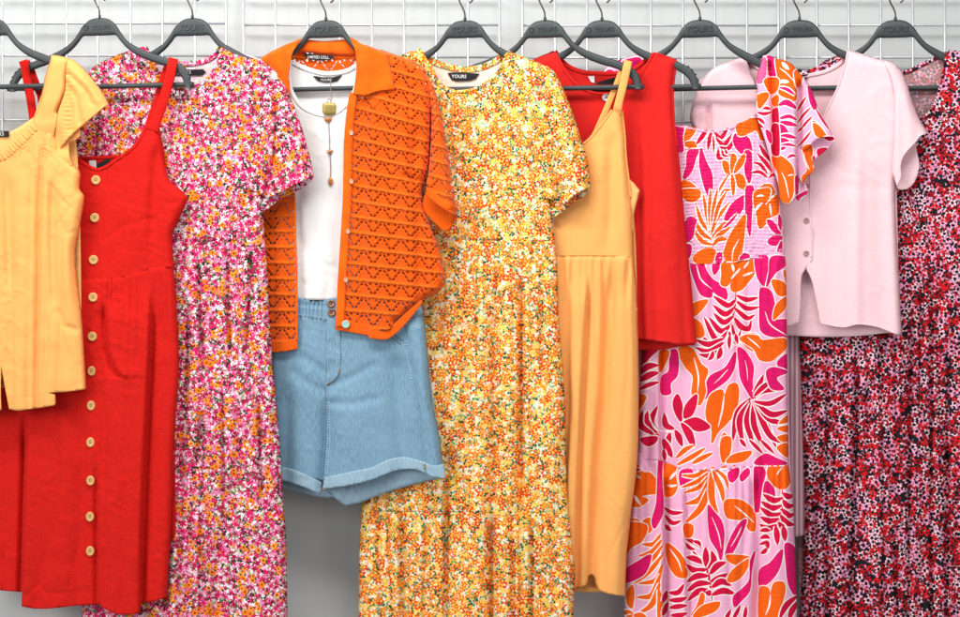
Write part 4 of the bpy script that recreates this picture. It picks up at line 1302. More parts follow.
cloth('skirt', g, PF, [(96, 234, 'nc'), (175, 234, 'n'), (264, 233, 'c'), (267, 265), (268.6, 297), (270.5, 330), (273, 370, 'nc'), (180, 370, 'n'), (92, 370, 'c')], h, f_p1, H=0.018, R=10, res=1.55)
cloth('skirt_tier', g, PF, [(92, 363.5, 'nc'), (180, 363.5, 'n'), (272, 363, 'c'), (276, 395), (281, 458), (283, 490), (284, 512, 'nc'), (180, 512, 'n'), (86, 512, 'c')], h, f_p2, H=0.019, R=10, res=1.55)
cloth('skirt_tier', g, PF, [(86, 505.5, 'nc'), (180, 505.5, 'n'), (283.2, 505, 'c'), (286, 535), (287.5, 615), (289, 710, 'nc'), (180, 712, 'n'), (82, 704, 'c'), (82, 600)], h, f_p3, H=0.020, R=10, res=1.55)

# ---- 4  orange cardigan, white top, shorts, pendant --------------------------------------
h = HANG[3]
g = garment(3, 'vest_top', 'white jersey top worn under the open orange cardigan', 'top')


def f_w(x, y):
    d = 0.004*np.exp(-((x-318)/16)**2)*ss(110, 180, y)
    d = d+ridge(x, y, [(297, 150), (300, 220), (303, 300)], 6, -0.004, 40)+ridge(x, y, [(340, 170), (336, 300)], 6, -0.003, 40)
    d = d+0.0022*np.sin((x-300)/5.5+vn(x/20, y/40, 3)*2)*ss(255, 296, y)
    d = d+groove(x, y, [(300, 240), (318, 262), (338, 270)], 5, 0.0020)+groove(x, y, [(305, 285), (322, 276), (340, 282)], 4, 0.0018)+ridge(x, y, [(325, 190), (320, 290)], 8, 0.0025, 40)
    return d+wrinkles(x, y, 12, 0.0018, 61, 0.6)


fr, wd = cloth('front', g, M['white'], [(283, 58, 'c'), (289.5, 58, 'nc'), (288.5, 75, 'n'), (290.5, 90, 'n'), (298, 104, 'n'), (309, 112.5, 'n'), (324, 116.8, 'n'), (335, 114.5, 'n'), (346.5, 106.5, 'n'), (354, 95, 'n'), (358, 80, 'n'), (359, 58, 'nc'), (362, 60, 'c'), (360, 110), (356, 300, 'nc'), (275, 300, 'c'), (274, 110)], h, f_w, off=-0.010, H=0.017, R=7, res=2.2)
band('neck_rib', fr, M['white'], [(289.5, 60), (288.8, 75), (291, 89.5), (298.5, 103), (309, 111.2), (324, 115.4), (335, 113.2), (346, 105.4), (353, 94.5), (357, 80), (358.4, 60)], 4.0, lambda x, y: wd(x, y)-0.0004, 0.0018, step=1.6)
bkp, _ = cloth('back_panel', g, M['white'], [(281, 62, 'c'), (290, 62, 'c'), (302, 67.5), (315, 71.5), (328, 73.5), (345, 71.5), (355, 67), (358, 63, 'c'), (361, 70, 'c'), (361, 290, 'c'), (274, 290, 'c')], h, lambda x, y: wrinkles(x, y, 9, 0.0012, 62), off=-0.011, H=0, edge=0, res=4)
band('back_neck_rib', bkp, M['white'], [(289, 61), (293, 62.5), (302, 67), (315, 71.5), (328, 73.6), (345, 71.5), (355, 66.5), (359, 63)], 4.6, lambda x, y: h.base(x)-0.0105, 0.0018, step=1.6)
lb = plate('label', bkp, M['black_label'], [(312.5, 75.5), (322, 77.2), (333, 77.2), (342, 75), (337.5, 81), (331, 82.5), (324, 82.5), (317.5, 81)], lambda x, y: h.base(x)-0.0094)
text_on(lb, M['ink'], 'YOURS', 326, 80, float(h.base(326))-0.0076, 3.6, yaw=math.atan(SLOPE))

g = garment(3, 'cardigan', 'orange openwork knitted cardigan with a collar and short sleeves, hanging open', 'cardigan')
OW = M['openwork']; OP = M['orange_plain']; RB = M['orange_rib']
SLP = [(0, 0.30), (120, 0.27), (180, 0.20), (240, 0.12), (300, 0.09), (360, 0.06)]


def uv_r(x, y):
    s = np.interp(y, [p[0] for p in SLP], [p[1] for p in SLP])
    bow = 0.0012*np.clip(x-400, 0, None)**2*ss(250, 160, y)*0.5
    return (x-346)/UVP, -(y-s*(x-346)-bow-231)/VVP


def uv_l(x, y): return (x-283)/UVP, -(y-231)/VVP


def uv_s(x, y): return (x-440)/UVP, -(y-0.30*(x-428)-190)/VVP


def rope(uvf):
    def f(x, y):
        u, v = uvf(x, y)
        fv = v-np.floor(v)
        e = np.minimum(fv, 1-fv)
        return 0.0013*np.exp(-(e/0.085)**2)
    return f


def f_cr(x, y):
    d = rope(uv_r)(x, y)
    d = d+cliff(x, y, [(369, 92), (368, 160), (366, 230), (368, 345)], 0.0045, 15, 1, 2.4, 20, gr=0)
    d = d+ridge(x, y, [(400, 100), (408, 180), (412, 300)], 12, 0.005, 20)+ridge(x, y, [(418, 120), (413, 170), (420, 230)], 6, -0.005, 20)
    d = d+groove(x, y, [(406, 176), (414, 181), (424, 184)], 3.5, 0.006)+ridge(x, y, [(386, 190), (384, 260), (390, 335)], 9, 0.003, 30)
    d = d+0.004*np.exp(-((x-410)/10)**2-((y-170)/10)**2)
    return d


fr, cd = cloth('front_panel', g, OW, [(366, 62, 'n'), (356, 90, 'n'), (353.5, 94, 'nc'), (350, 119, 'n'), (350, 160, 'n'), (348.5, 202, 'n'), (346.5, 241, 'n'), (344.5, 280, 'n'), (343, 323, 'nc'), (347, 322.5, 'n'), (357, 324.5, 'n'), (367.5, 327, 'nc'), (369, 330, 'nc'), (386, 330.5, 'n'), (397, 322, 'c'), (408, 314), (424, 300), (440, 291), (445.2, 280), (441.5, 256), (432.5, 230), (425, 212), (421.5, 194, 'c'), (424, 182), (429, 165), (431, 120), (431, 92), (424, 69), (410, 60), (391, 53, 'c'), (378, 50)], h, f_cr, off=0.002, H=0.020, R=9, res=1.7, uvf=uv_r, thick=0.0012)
band('button_band', fr, OP, [(353.5, 93), (350, 118), (348, 145), (347.5, 175), (346.8, 202), (344.5, 241), (342, 280), (340, 320), (339.8, 326)], [8, 8.4, 8.6, 8.6, 8.6, 8.6, 8.6, 8.6, 8.6], lambda x, y: h.base(x)+0.0235, 0.0026, step=2)
hm, _ = cloth('hem_rib', fr, RB, [(336.5, 320, 'nc'), (347, 320.5, 'n'), (357, 323, 'n'), (367.5, 326, 'nc'), (368, 328, 'nc'), (386, 329, 'n'), (396, 322, 'n'), (404, 314.5, 'n'), (412, 307.5, 'n'), (421, 300, 'nc'), (423, 302.5, 'nc'), (413.5, 314.5, 'n'), (405.5, 324, 'n'), (396, 333.4, 'n'), (386, 339.6, 'n'), (369, 338.2, 'nc'), (367.8, 335.6, 'nc'), (347, 331.6, 'n'), (335.2, 330, 'nc')], h, Zs(lambda x, y: cliff(x, y, [(367.8, 300), (368.2, 345)], 0.0045, 15, 1, 2.0, 0, gr=0), lambda x, y: 0.0006*np.sin(x*2*np.pi/3.0)), off=0.002, H=0.0215, R=6, res=1.3)
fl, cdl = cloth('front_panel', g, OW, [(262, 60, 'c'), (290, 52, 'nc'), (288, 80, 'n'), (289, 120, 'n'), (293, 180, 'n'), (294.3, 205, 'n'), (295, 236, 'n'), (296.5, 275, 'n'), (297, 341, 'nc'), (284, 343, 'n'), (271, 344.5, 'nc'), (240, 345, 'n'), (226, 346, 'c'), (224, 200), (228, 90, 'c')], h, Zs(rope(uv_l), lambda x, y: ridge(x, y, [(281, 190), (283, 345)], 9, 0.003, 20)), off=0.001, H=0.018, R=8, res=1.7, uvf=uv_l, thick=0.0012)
cloth('hem_rib', fl, RB, [(226, 342.5, 'nc'), (271.5, 342.5, 'n'), (285, 341, 'n'), (297.2, 339, 'nc'), (297.3, 349, 'nc'), (285, 351.3, 'n'), (272, 352.6, 'n'), (226, 353, 'c')], h, Zs(lambda x, y: ridge(x, y, [(283, 330), (284, 355)], 9, 0.003, 0), lambda x, y: 0.0006*np.sin(x*2*np.pi/3.0)), off=0.001, H=0.019, R=6, res=1.3)
band('front_edge', fl, OP, [(288.5, 80), (289.5, 120), (293.2, 180), (294.6, 205), (295.3, 236), (296.4, 275), (296.8, 340)], 2.2, lambda x, y: cdl(x, y)-0.0004, 0.0018, step=2)
# back of the neck, seen inside, with its real eyelets
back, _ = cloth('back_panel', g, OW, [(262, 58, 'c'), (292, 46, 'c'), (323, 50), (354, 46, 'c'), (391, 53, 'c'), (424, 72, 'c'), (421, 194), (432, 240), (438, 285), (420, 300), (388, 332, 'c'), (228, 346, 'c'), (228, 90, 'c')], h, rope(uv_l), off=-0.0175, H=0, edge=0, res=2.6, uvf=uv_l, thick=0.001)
lbp = plate('label', g, M['black_label'], [(302.5, 53.2), (319, 54.6), (335.5, 55.8), (330, 59.6), (322, 60.6), (309, 59.6)], lambda x, y: h.base(x)-0.0125)
text_on(lbp, M['ink'], 'LIMITED COLL.', 318.5, 57.4, float(h.base(318))-0.0107, 3.9, rot=-0.05, bold=0.0001, yaw=math.atan(SLOPE), sx=0.88)
# collar: stand behind the hanger, two turned-down points in front
cs, _ = cloth('collar_stand', g, OP, [(291, 46, 'c'), (301, 39.5), (309, 39.7), (323, 41), (337, 40), (350, 38.5, 'c'), (357, 46, 'c'), (356.5, 55.5, 'c'), (340, 55.2), (323, 54), (307, 52.6), (292, 53, 'c')], h, lambda x, y: 0.002*np.sin((y-38)/5.0), off=-0.012, H=0.004, R=4, edge=-0.001, res=1.5)
cl, cdp = cloth('collar_point', g, OP, [(350.5, 37.6), (356, 40), (361, 43.5), (373, 47.5), (387.5, 54, 'c'), (391.8, 72.5), (395.6, 89.4, 'nc'), (385, 90.2, 'n'), (375.5, 92, 'n'), (365, 95.4, 'n'), (358, 94.6, 'n'), (353.2, 94, 'nc'), (355.5, 78, 'n'), (356.4, 65, 'n'), (355, 50, 'n'), (351.5, 42, 'n')], h, lambda x, y: 0.004*np.exp(-((x-366)/9)**2)+wrinkles(x, y, 9, 0.0008, 65)-0.012*ss(52, 38, y), off=0.006, H=0.0225, R=3.5, edge=0.015, res=1.6)
cl2, _ = cloth('collar_point', g, OP, [(301, 38.6), (295, 41), (286, 44.5), (274, 50), (262, 57, 'c'), (257, 72), (254, 90, 'nc'), (275, 93, 'n'), (287.5, 94, 'nc'), (288.3, 80, 'n'), (289.2, 72, 'n'), (291, 58, 'n'), (293.5, 50.5, 'n')], h, lambda x, y: 0.003*np.exp(-((x-276)/9)**2)-0.011*ss(54, 39, y), off=0.003, H=0.0205, R=3.5, edge=0.013, res=1.6)


def f_cs(x, y): return rope(uv_s)(x, y)+ridge(x, y, [(440, 90), (447, 200)], 8, 0.004, 15)


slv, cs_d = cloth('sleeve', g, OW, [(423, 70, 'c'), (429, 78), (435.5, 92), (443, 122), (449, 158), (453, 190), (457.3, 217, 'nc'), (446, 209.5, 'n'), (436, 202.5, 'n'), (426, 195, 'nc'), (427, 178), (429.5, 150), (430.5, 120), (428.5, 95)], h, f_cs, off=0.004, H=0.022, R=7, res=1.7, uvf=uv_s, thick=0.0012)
cloth('sleeve_inside', slv, RB, [(457.4, 216, 'c'), (455, 222, 'n'), (447, 231, 'n'), (444, 231, 'n'), (434, 222, 'n'), (423.5, 210, 'n'), (423, 203, 'n'), (427, 193, 'n'), (440, 203, 'n')], h, lambda x, y: 0.0006*np.sin((x+y)*2*np.pi/3.0), off=-0.006, H=0.012, R=5, res=1.4)
band('sleeve_cuff', slv, RB, [(427.6, 190.5), (437, 198.5), (447, 205.8), (456.2, 212)], 9.0, lambda x, y: cs_d(x, y)-0.0004, 0.0020, step=1.2)
for k, (bx, by, mt) in enumerate(((351.3, 133, 'pearl'), (351.4, 181.5, 'pearl'), (348, 231.5, 'pearl'), (345.8, 279.8, 'pearl'), (345.8, 324.3, 'mint'))):
    disc('button', g, M[mt], bx, by, float(h.base(bx))+0.0262, 2.6 if k < 4 else 4.0, 0.0026, mat2=None, holes=False, squash=1.0 if k == 4 else 0.8)

# shorts
g = thing('denim_shorts', 'light blue denim shorts with rolled cuffs under the orange cardigan', 'shorts', lift(345, 297, D0))
DN = M['denim']


def f_sh(x, y):
    d = ridge(x, y, [(396, 350), (401, 420), (404, 465)], 11, -0.0075, 20)
    d = d+cliff(x, y, [(405, 318), (410, 345), (414, 369), (419, 410), (425, 470)], 0.0042, 20, 1, 3.2, 12, gr=0)
    d = d+ridge(x, y, [(360, 380), (362, 470)], 22, 0.005, 40)+ridge(x, y, [(300, 350), (302, 470)], 16, 0.004, 40)
    d = d+cliff(x, y, [(326.5, 318), (325, 360), (325.5, 384), (328, 400), (328, 440), (325, 478), (323, 490)], 0.0016, 9, 1, 1.0, 8, gr=0.8)
    d = d+ridge(x, y, [(328.5, 400), (327.5, 450), (324, 480)], 4, -0.0035, 25)
    d = d+ridge(x, y, [(328, 392), (327, 450), (323, 492)], 8, -0.0060, 24)+ridge(x, y, [(344, 410), (346, 480)], 9, 0.0028, 40)+ridge(x, y, [(290, 380), (286, 470)], 6, -0.004, 30)
    for q in ([(330, 385), (350, 378), (372, 366)], [(327, 392), (310, 385), (294, 372)], [(330, 402), (352, 404), (376, 398)], [(326, 372), (305, 358)]):
        d = d+groove(x, y, q, 4.5, 0.0040)
    d = d+groove(x, y, [(300, 318), (305, 332)], 2.5, 0.002)+groove(x, y, [(312, 319), (314, 330)], 2.5, 0.0015)
    return d+wrinkles(x, y, 11, 0.0012, 71, 0.3)


OFFS = -0.0085
fr, dd = cloth('front', g, DN, [(268, 316, 'nc'), (300, 316, 'n'), (325, 319, 'n'), (345, 322, 'n'), (395, 324, 'n'), (422.5, 312, 'c'), (425.5, 328), (428, 355), (430, 380), (433, 405), (438.5, 430), (443.2, 464), (444, 470, 'nc'), (425, 468, 'n'), (402, 462, 'n'), (387, 464, 'n'), (370, 472, 'n'), (349, 477, 'n'), (324, 482, 'nc'), (321, 480, 'n'), (308, 478, 'n'), (295, 474, 'n'), (276, 470, 'c'), (270, 400)], h, f_sh, off=OFFS, H=0.019, R=8, res=1.9)
wb, wbd = cloth('waistband', g, DN, [(268, 297, 'nc'), (290, 296, 'n'), (296.5, 296, 'n'), (299.5, 298.6, 'n'), (302.5, 297.8, 'n'), (305, 300.4, 'n'), (308, 299, 'n'), (311, 301.8, 'n'), (314, 300.2, 'n'), (317, 302, 'n'), (320, 299.6, 'n'), (323, 301, 'n'), (326, 299, 'n'), (331, 298, 'n'), (345, 298, 'n'), (395, 302, 'n'), (421, 301, 'c'), (424, 313, 'nc'), (395, 326, 'n'), (345, 323.5, 'n'), (325, 320, 'n'), (297, 316.5, 'n'), (268, 317, 'c')], h,
                 lambda x, y: np.where(x < 326, 0.0032*np.sin(x*2*np.pi/3.8+1.5*vn(x/6, y/12, 2)), 0)+groove(x, y, [(268, 305), (300, 304), (325, 306)], 1.2, 0.0016), off=OFFS, H=0.0195, R=6, res=1.4)
cloth('back_panel', g, M['denim_in'], [(268, 300, 'c'), (420, 300, 'c'), (442, 465), (440, 478, 'c'), (418, 483.5), (387, 492.5), (359, 503), (345, 505.5, 'c'), (336, 499), (327, 491, 'c'), (333, 496.5), (321, 497.5), (299.6, 492.5), (276, 486, 'c')], h, lambda x, y: wrinkles(x, y, 14, 0.0012, 73)+ridge(x, y, [(345, 480), (345, 506)], 2, -0.004, 3), off=OFFS-0.011, H=0.004, edge=0.0, R=5, res=2.6)


fo = [(327, 318, 'nc'), (340, 320, 'nc'), (340.6, 350, 'n'), (340, 369, 'n'), (335.5, 380, 'n'), (327, 386, 'nc'), (326.4, 350, 'n')]
cloth('fly', g, DN, fo, h, lambda x, y: f_sh(x, y)+0.0007*np.sin(y/3.1), off=OFFS, H=0.0207, R=3, res=1.4)


def cuff(pts_top, pts_bot, nm='rolled_cuff'):
    o = [(a[0], a[1], 'n'+('c' if i in (0, len(pts_top)-1) else '')) for i, a in enumerate(pts_top)]+[(b[0], b[1], 'n'+('c' if i in (0, len(pts_bot)-1) else '')) for i, b in enumerate(pts_bot[::-1])]
    return cloth(nm, g, M['denim_in'], o, h, lambda x, y: f_sh(x, y)*0.9, off=OFFS, H=0.0235, R=6, res=1.8, thick=0.0035)


c1, _ = cuff([(324, 477.5), (349, 472), (371, 467.5), (387, 460), (402.5, 457), (416, 459.5), (425, 462.5)], [(322.5, 489), (348, 485.5), (371, 480), (394.6, 471), (410, 469), (419, 470.5), (425, 473.5)])
c2, _ = cuff([(270, 465), (282, 467), (295.6, 470.5), (309, 476), (321.5, 482)], [(270, 479), (282, 480.5), (303.5, 487), (313, 491), (320.5, 494.5)])
c3, _ = cuff([(424.5, 463), (434, 465.5), (443.5, 464)], [(426, 474), (435, 477.5), (445.3, 478)])
fly = [(339, 322), (339.4, 350), (338.8, 368), (334.2, 378.5), (327, 383.5)]
ddf = lambda x, y: dd(x, y)+0.0017
stitch_line('topstitching', fr, M['thread'], [[(327, 402), (327.3, 440), (324.5, 474)], [(329.6, 402), (329.8, 440), (327, 474)],
            [(401.5, 342.5), (408.5, 341.5)], [(401, 345), (408.5, 344.5)], [(402, 343), (407, 356), (412, 380)], [(406, 322.5), (422.5, 326.5)], [(406.5, 325), (423, 329)]], dd, 0.9)
stitch_line('topstitching', fr, M['thread'], [[(a-2.0, b) for a, b in fly], fly, [(328.3, 321), (327.6, 352), (327.9, 383)]], ddf, 0.8)
stitch_line('topstitching', wb, M['thread'], [[(298, 314.5), (312, 316), (325, 318)], [(297, 307), (312, 308.5), (325, 310)], [(326.3, 300), (326, 318)]], wbd, 0.8)
stitch_line('seam', fr, M['dark_thread'], [[(325.2, 386), (326, 400), (326, 440), (323.4, 476)], [(385, 331), (394, 335), (403, 341)], [(383, 334), (393, 338.5), (401, 344)]], dd, 1.3)
stitch_line('bar_tack', fr, M['tan_thread'], [[(327, 384), (331, 382.5)], [(339.2, 369), (338.6, 374)]], ddf, 1.6)
stitch_line('bar_tack', c1, M['tan_thread'], [[(424.6, 464), (425, 470.5)], [(323.5, 490), (326.5, 488.5)]], lambda x, y: h.base(x)+OFFS+0.0245+f_sh(x, y), 2.2)
bl = band('belt_loop', wb, DN, [(417.8, 301), (418.5, 309), (419.3, 318)], 5.0, lambda x, y: h.base(x)+OFFS+0.010, 0.0028, step=1.5)
for bx, by in ((331.2, 303.8), (331.8, 312.6)):
    disc('button', g, M['copper'], bx, by, wbd(bx, by)[0]+0.0002, 4.0, 0.0034, holes=False, dish=0.35)

# pendant on the white top
g = thing('pendant_necklace', 'fine chain pendant with gold tag, heart, starfish and shell on the white top', 'necklace', lift(329, 84, D0))


def ndep(x, y): return wd(x, y)+0.0026


V, F = [], []
ch = [(330, 80), (330.8, 84), (331, 92), (331.6, 99), (330, 103.5)]
q, _ = smooth_line(ch, 0.8)
for i, p in enumerate(q):
    pass
add(tube_mesh([lift(p[0], p[1], float(h.base(p[0]))+0.0075+0.005*i/len(q)+0.001*math.sin(i*2.2)) for i, p in enumerate(q)], 0.0011, 6), V, F)
for (pa_, pb_) in (((328.3, 119), (329.6, 150)), ((329.8, 153), (330.6, 178))):
    q, _ = smooth_line([pa_, ((pa_[0]+pb_[0])/2+0.4, (pa_[1]+pb_[1])/2), pb_], 0.7)
    add(tube_mesh([lift(p[0]+0.22*math.sin(i*1.9), p[1], float(ndep(p[0], p[1])[0])+0.0006*math.cos(i*1.9)) for i, p in enumerate(q)], 0.00085, 6), V, F)
mesh_from('chain', V, F, g, [M['chain']], True)
# ring of the tag
V, F = [], []
add(tube_mesh([lift(329.2+1.7*math.cos(a), 101.5+2.6*math.sin(a), float(h.base(329))+0.0135) for a in np.linspace(0, 2*math.pi, 21)], 0.0009, 7), V, F)
mesh_from('ring', V, F, g, [M['gold']], True)


def relief(name, mat, poly, d0, th, rim=0.72):
    """a small cast piece: outline with a rounded, raised face"""
    P, _ = smooth_line(poly, 0.6, closed=True)
    c = P.mean(0); n = len(P)
    rings = [(1.0, 0.0), (1.0, 0.35), (0.93, 0.7), (rim, 0.95), (0.4, 1.0)]
    V, F = [], []
    for (k, z) in rings:
        for p in P:
            r = c+(p-c)*k*(1.0 if name == 'tag' else 0.88)
            V.append(lift(r[0], r[1], d0+z*th))
    for i in range(len(rings)-1):
        for k in range(n):
            F.append((i*n+k, i*n+(k+1) % n, (i+1)*n+(k+1) % n, (i+1)*n+k))
    F.append(tuple((len(rings)-1)*n+k for k in range(n))); F.append(tuple(range(n))[::-1])
    return mesh_from(name, V, F, g, [mat], True)


relief('tag', M['gold'], [(324, 103), (329, 102.6), (334, 103), (336.2, 105.5), (336, 110), (335.4, 113.5), (332, 115.2), (326, 115.2), (323, 113), (322.2, 108.5), (322.4, 105)], float(h.base(329))+0.0128, 0.0022, 0.9)
relief('heart', M['rose'], [(328, 118), (331, 116.6), (332.4, 118.6), (331.4, 121), (328.4, 123.2), (325.4, 121.4), (323.6, 119), (324.8, 116.8)], float(ndep(328, 120)[0])-0.001, 0.004)
star = []
for k in range(10):
    a = -math.pi/2+k*math.pi/5; r = 4.4 if k % 2 == 0 else 1.6
    star.append((329.8+r*math.cos(a), 151.4+r*math.sin(a), 'c'))
relief('starfish', M['rose'], star, float(ndep(330, 151)[0])-0.001, 0.0036)
relief('shell', M['rose'], [(330.2, 176.4), (332.4, 178.4), (333.6, 181.5), (332.8, 184.4), (331.4, 186.4), (329.4, 185.6), (328, 182.8), (328.2, 179.2)], float(ndep(330, 181)[0])-0.001, 0.0044)

# ---- 5  yellow and orange floral dress ---------------------------------------------------
h = HANG[4]; g = garment(4, 'floral_dress', 'long yellow and orange ditsy floral dress on cream, between the cardigan and the apricot dress', 'dress')
YF = M['yellow_floral']


def f_yb(x, y):
    d = wrinkles(x, y, 12, 0.0014, 81, 1.2)+pleats(x, y, 110, 40, 0.0025, 82, 80, 0.4)
    d = d+ridge(x, y, [(506, 200), (505, 240)], 4, -0.004, 25)+ridge(x, y, [(548, 120), (552, 160), (555, 240)], 4, -0.005, 30)
    return d


bod, bd = cloth('bodice', g, YF, [(411, 52, 'c'), (419, 49.5, 'nc'), (424, 57, 'n'), (430, 66, 'n'), (437, 80, 'n'), (445, 88.5, 'n'), (457, 91.5, 'n'), (467, 91, 'n'), (476, 88.5, 'n'), (484, 84, 'n'), (491, 79, 'n'), (499, 70, 'n'), (504, 60, 'n'), (507.5, 50.5, 'c'), (526.6, 58), (540, 63), (552, 72), (558, 110), (562, 170), (555, 200), (553, 216), (554.5, 241, 'nc'), (500, 240.5, 'n'), (440, 240, 'c'), (392, 238, 'c'), (388, 150), (372, 110), (380, 70)], h, f_yb, H=0.017, R=10, res=2.4)
band('neck_binding', bod, YF, [(419.5, 51), (424.5, 58), (430.6, 67), (437.6, 80.8), (445.5, 88.6), (457, 91.6), (467, 91), (476, 88.6), (484, 84.4), (491.5, 79.4), (499.6, 70.4), (504.5, 60.5), (507, 52)], 3.4, lambda x, y: bd(x, y)-0.0006, 0.0016, step=1.6)
back, _ = cloth('back_panel', g, M['yellow_floral_in'], [(416, 50, 'c'), (426, 58), (449, 67), (470, 70), (488, 65.5), (502, 58), (508, 50, 'c'), (550, 75, 'c'), (554, 240), (572, 700, 'c'), (362, 700, 'c'), (400, 240), (390, 75, 'c')], h, lambda x, y: wrinkles(x, y, 8, 0.0014, 86)-0.016*ss(110, 200, y), off=-0.010, H=0, edge=0, res=5)
band('back_neck_binding', back, YF, [(417, 50), (426, 58), (438, 63.5), (449, 67), (460, 69.2), (470, 69.6), (480, 68), (489, 65), (500, 58.5), (506.5, 52)], 6.4, lambda x, y: h.base(x)-0.010, 0.0022, step=1.6)
lb = plate('label', back, M['black_label'], [(447.5, 73), (453, 72.4), (479.5, 73.6), (475.5, 79), (469, 81), (456, 81.3), (451.5, 80)], lambda x, y: h.base(x)-0.0085)
text_on(lb, M['ink'], 'YOURS', 459, 76.6, float(h.base(459))-0.0066, 4.7, rot=-0.04, bold=0.0002, yaw=math.atan(SLOPE))


def f_ys(x, y):
    d = cliff(x, y, [(543.5, 80), (545, 98), (548, 124), (551, 150), (557, 175), (561, 205)], 0.0042, 12, 1, 1.6, 20)
    d = d+ridge(x, y, [(543, 84), (544.5, 100), (547, 124), (550.5, 150), (556.5, 175), (560, 204)], 1.9, -0.0100, 12)
    return d+ridge(x, y, [(560, 90), (570, 140), (574, 190)], 8, 0.0035, 20)+wrinkles(x, y, 8, 0.0015, 87, 1.2)+gathers(x, 215-y, 10, 5, 0.0022, 5, 22)


slv, sd = cloth('sleeve', g, YF, [(532, 60, 'c'), (545, 65), (555, 72.5), (565, 92), (576, 122), (582, 142), (586.5, 156), (589.3, 172), (589.8, 186.5, 'nc'), (579, 191.5, 'n'), (570, 198, 'n'), (565, 203, 'nc'), (556, 200, 'n'), (542, 195, 'n'), (537, 150, 'n'), (533, 90, 'n')], h, f_ys, off=0.004, H=0.020, R=11, res=2.0)
cloth('sleeve_inside', slv, YF, [(589.6, 185, 'n'), (584, 195.5, 'n'), (576, 201, 'n'), (567, 208, 'n'), (558, 215.5, 'n'), (552.5, 216.5, 'n'), (546, 200, 'n'), (556, 195, 'n'), (575, 188, 'n')], h, lambda x, y: 0.002*np.sin(x/2.2), off=-0.004, H=0.008, R=5, res=2.0)
band('sleeve_hem', slv, YF, [(589.2, 186), (579, 190.8), (570, 197), (565, 202), (558, 201)], 2.4, lambda x, y: sd(x, y)-0.0006, 0.0012, step=1.6)
cloth('sleeve', g, YF, [(411, 51, 'c'), (398, 57), (388, 66), (378, 90), (366, 140), (362, 180, 'nc'), (392, 196, 'n'), (400, 150, 'n'), (402, 90, 'n')], h, lambda x, y: wrinkles(x, y, 8, 0.0014, 88, 1.8), off=0.002, H=0.018, R=10, res=3)


def f_y1(x, y):
    d = tuck(y, 240)+gathers(x, y, 239, 7, 0.0034, 91, 44)+pleats(x, y, 239, 29, 0.0056, 92, 40, 0.6)
    d = d+cliff(x, y, [(522, 260), (523, 300), (523, 460)], 0.0048, 12, 1, 1.2, 50)+ridge(x, y, [(497, 250), (494, 360), (495, 460), (493, 512)], 2.6, -0.0115, 40)
    d = d+ridge(x, y, [(508, 250), (508, 360), (508, 460)], 6, 0.0030, 40)+ridge(x, y, [(464, 250), (464, 370), (462, 460)], 2.4, -0.0085, 40, 30)+ridge(x, y, [(523, 262), (522, 380), (523, 512)], 1.8, -0.0095, 30, 20)+ridge(x, y, [(541, 270), (543, 400)], 2.0, -0.0060, 30, 40)+ridge(x, y, [(478, 262), (478, 366)], 2.0, -0.0065, 30, 20)+ridge(x, y, [(444, 262), (441, 366)], 2.2, -0.0075, 30, 10)
    return d+wrinkles(x, y, 10, 0.0010, 93, 1.5)


def f_y2(x, y):
    d = tuck(y, 369.5)+0.0045*ss(366, 400, y)+f_y1(x, y)+gathers(x, y, 366, 6.5, 0.0022, 95, 34)
    d = d+cliff(x, y, [(443, 440), (443.6, 480), (443.8, 700)], 0.0060, 20, -1, 1.4, 30)
    return d


def f_y3(x, y):
    k = ss(505, 545, y)
    d = tuck(y, 511.5)+f_y2(x, y)+0.002*k+gathers(x, y, 508, 6.5, 0.0022, 97, 34)
    d = d+k*cliff(x, y, [(493, 480), (494, 520), (493, 640), (493, 710)], 0.0070, 20, 1, 1.3, 10)
    d = d+k*ridge(x, y, [(532, 500), (532, 640)], 2.4, -0.0105, 20)+k*ridge(x, y, [(400, 500), (402, 710)], 2.0, -0.0075, 20)+k*ridge(x, y, [(425, 505), (424, 710)], 2.2, -0.0065, 20)+k*ridge(x, y, [(512, 500), (514, 710)], 2.0, -0.0065, 20)+k*cliff(x, y, [(400, 500), (401, 640)], 0.0035, 12, -1, 1.5, 20)
    return d


cloth('skirt', g, YF, [(392, 234, 'nc'), (470, 234, 'n'), (554, 234, 'c'), (556.6, 259), (558, 305), (560, 335), (563.5, 371, 'nc'), (480, 370, 'n'), (378, 370, 'c')], h, f_y1, H=0.018, R=9, res=1.55)
cloth('skirt_tier', g, YF, [(378, 363.5, 'nc'), (480, 363.5, 'n'), (562.5, 363, 'c'), (564.8, 400), (565.5, 430), (566, 458), (568.5, 514, 'nc'), (480, 512, 'n'), (362, 511, 'c'), (368, 430)], h, f_y2, H=0.019, R=9, res=1.55)
cloth('skirt_tier', g, YF, [(361.5, 500, 'nc'), (480, 505, 'n'), (567.6, 505, 'c'), (572, 540), (575, 573), (573.5, 615), (573, 712, 'nc'), (480, 716, 'n'), (360, 706, 'c'), (358.5, 610), (359.5, 540)], h, f_y3, H=0.020, R=9, res=1.55)

# ---- 6  apricot strappy dress ------------------------------------------------------------
h = HANG[5]; g = garment(5, 'strappy_dress', 'apricot linen sleeveless dress on thin straps, hem above the grey wall', 'dress')
AP = M['apricot']


def f_ab(x, y):
    d = wrinkles(x, y, 10, 0.0013, 101, 1.0, 2.4)+ridge(x, y, [(612, 130), (611, 190), (609, 260)], 6, -0.004, 20, 40)+ridge(x, y, [(600, 140), (597, 260)], 9, 0.003, 20, 40)
    d = d+groove(x, y, [(585, 200), (578, 225)], 3, 0.002)+groove(x, y, [(598, 185), (592, 215)], 3, 0.0018)+ridge(x, y, [(622, 130), (622, 260)], 5, 0.0025, 20, 40)
    return d


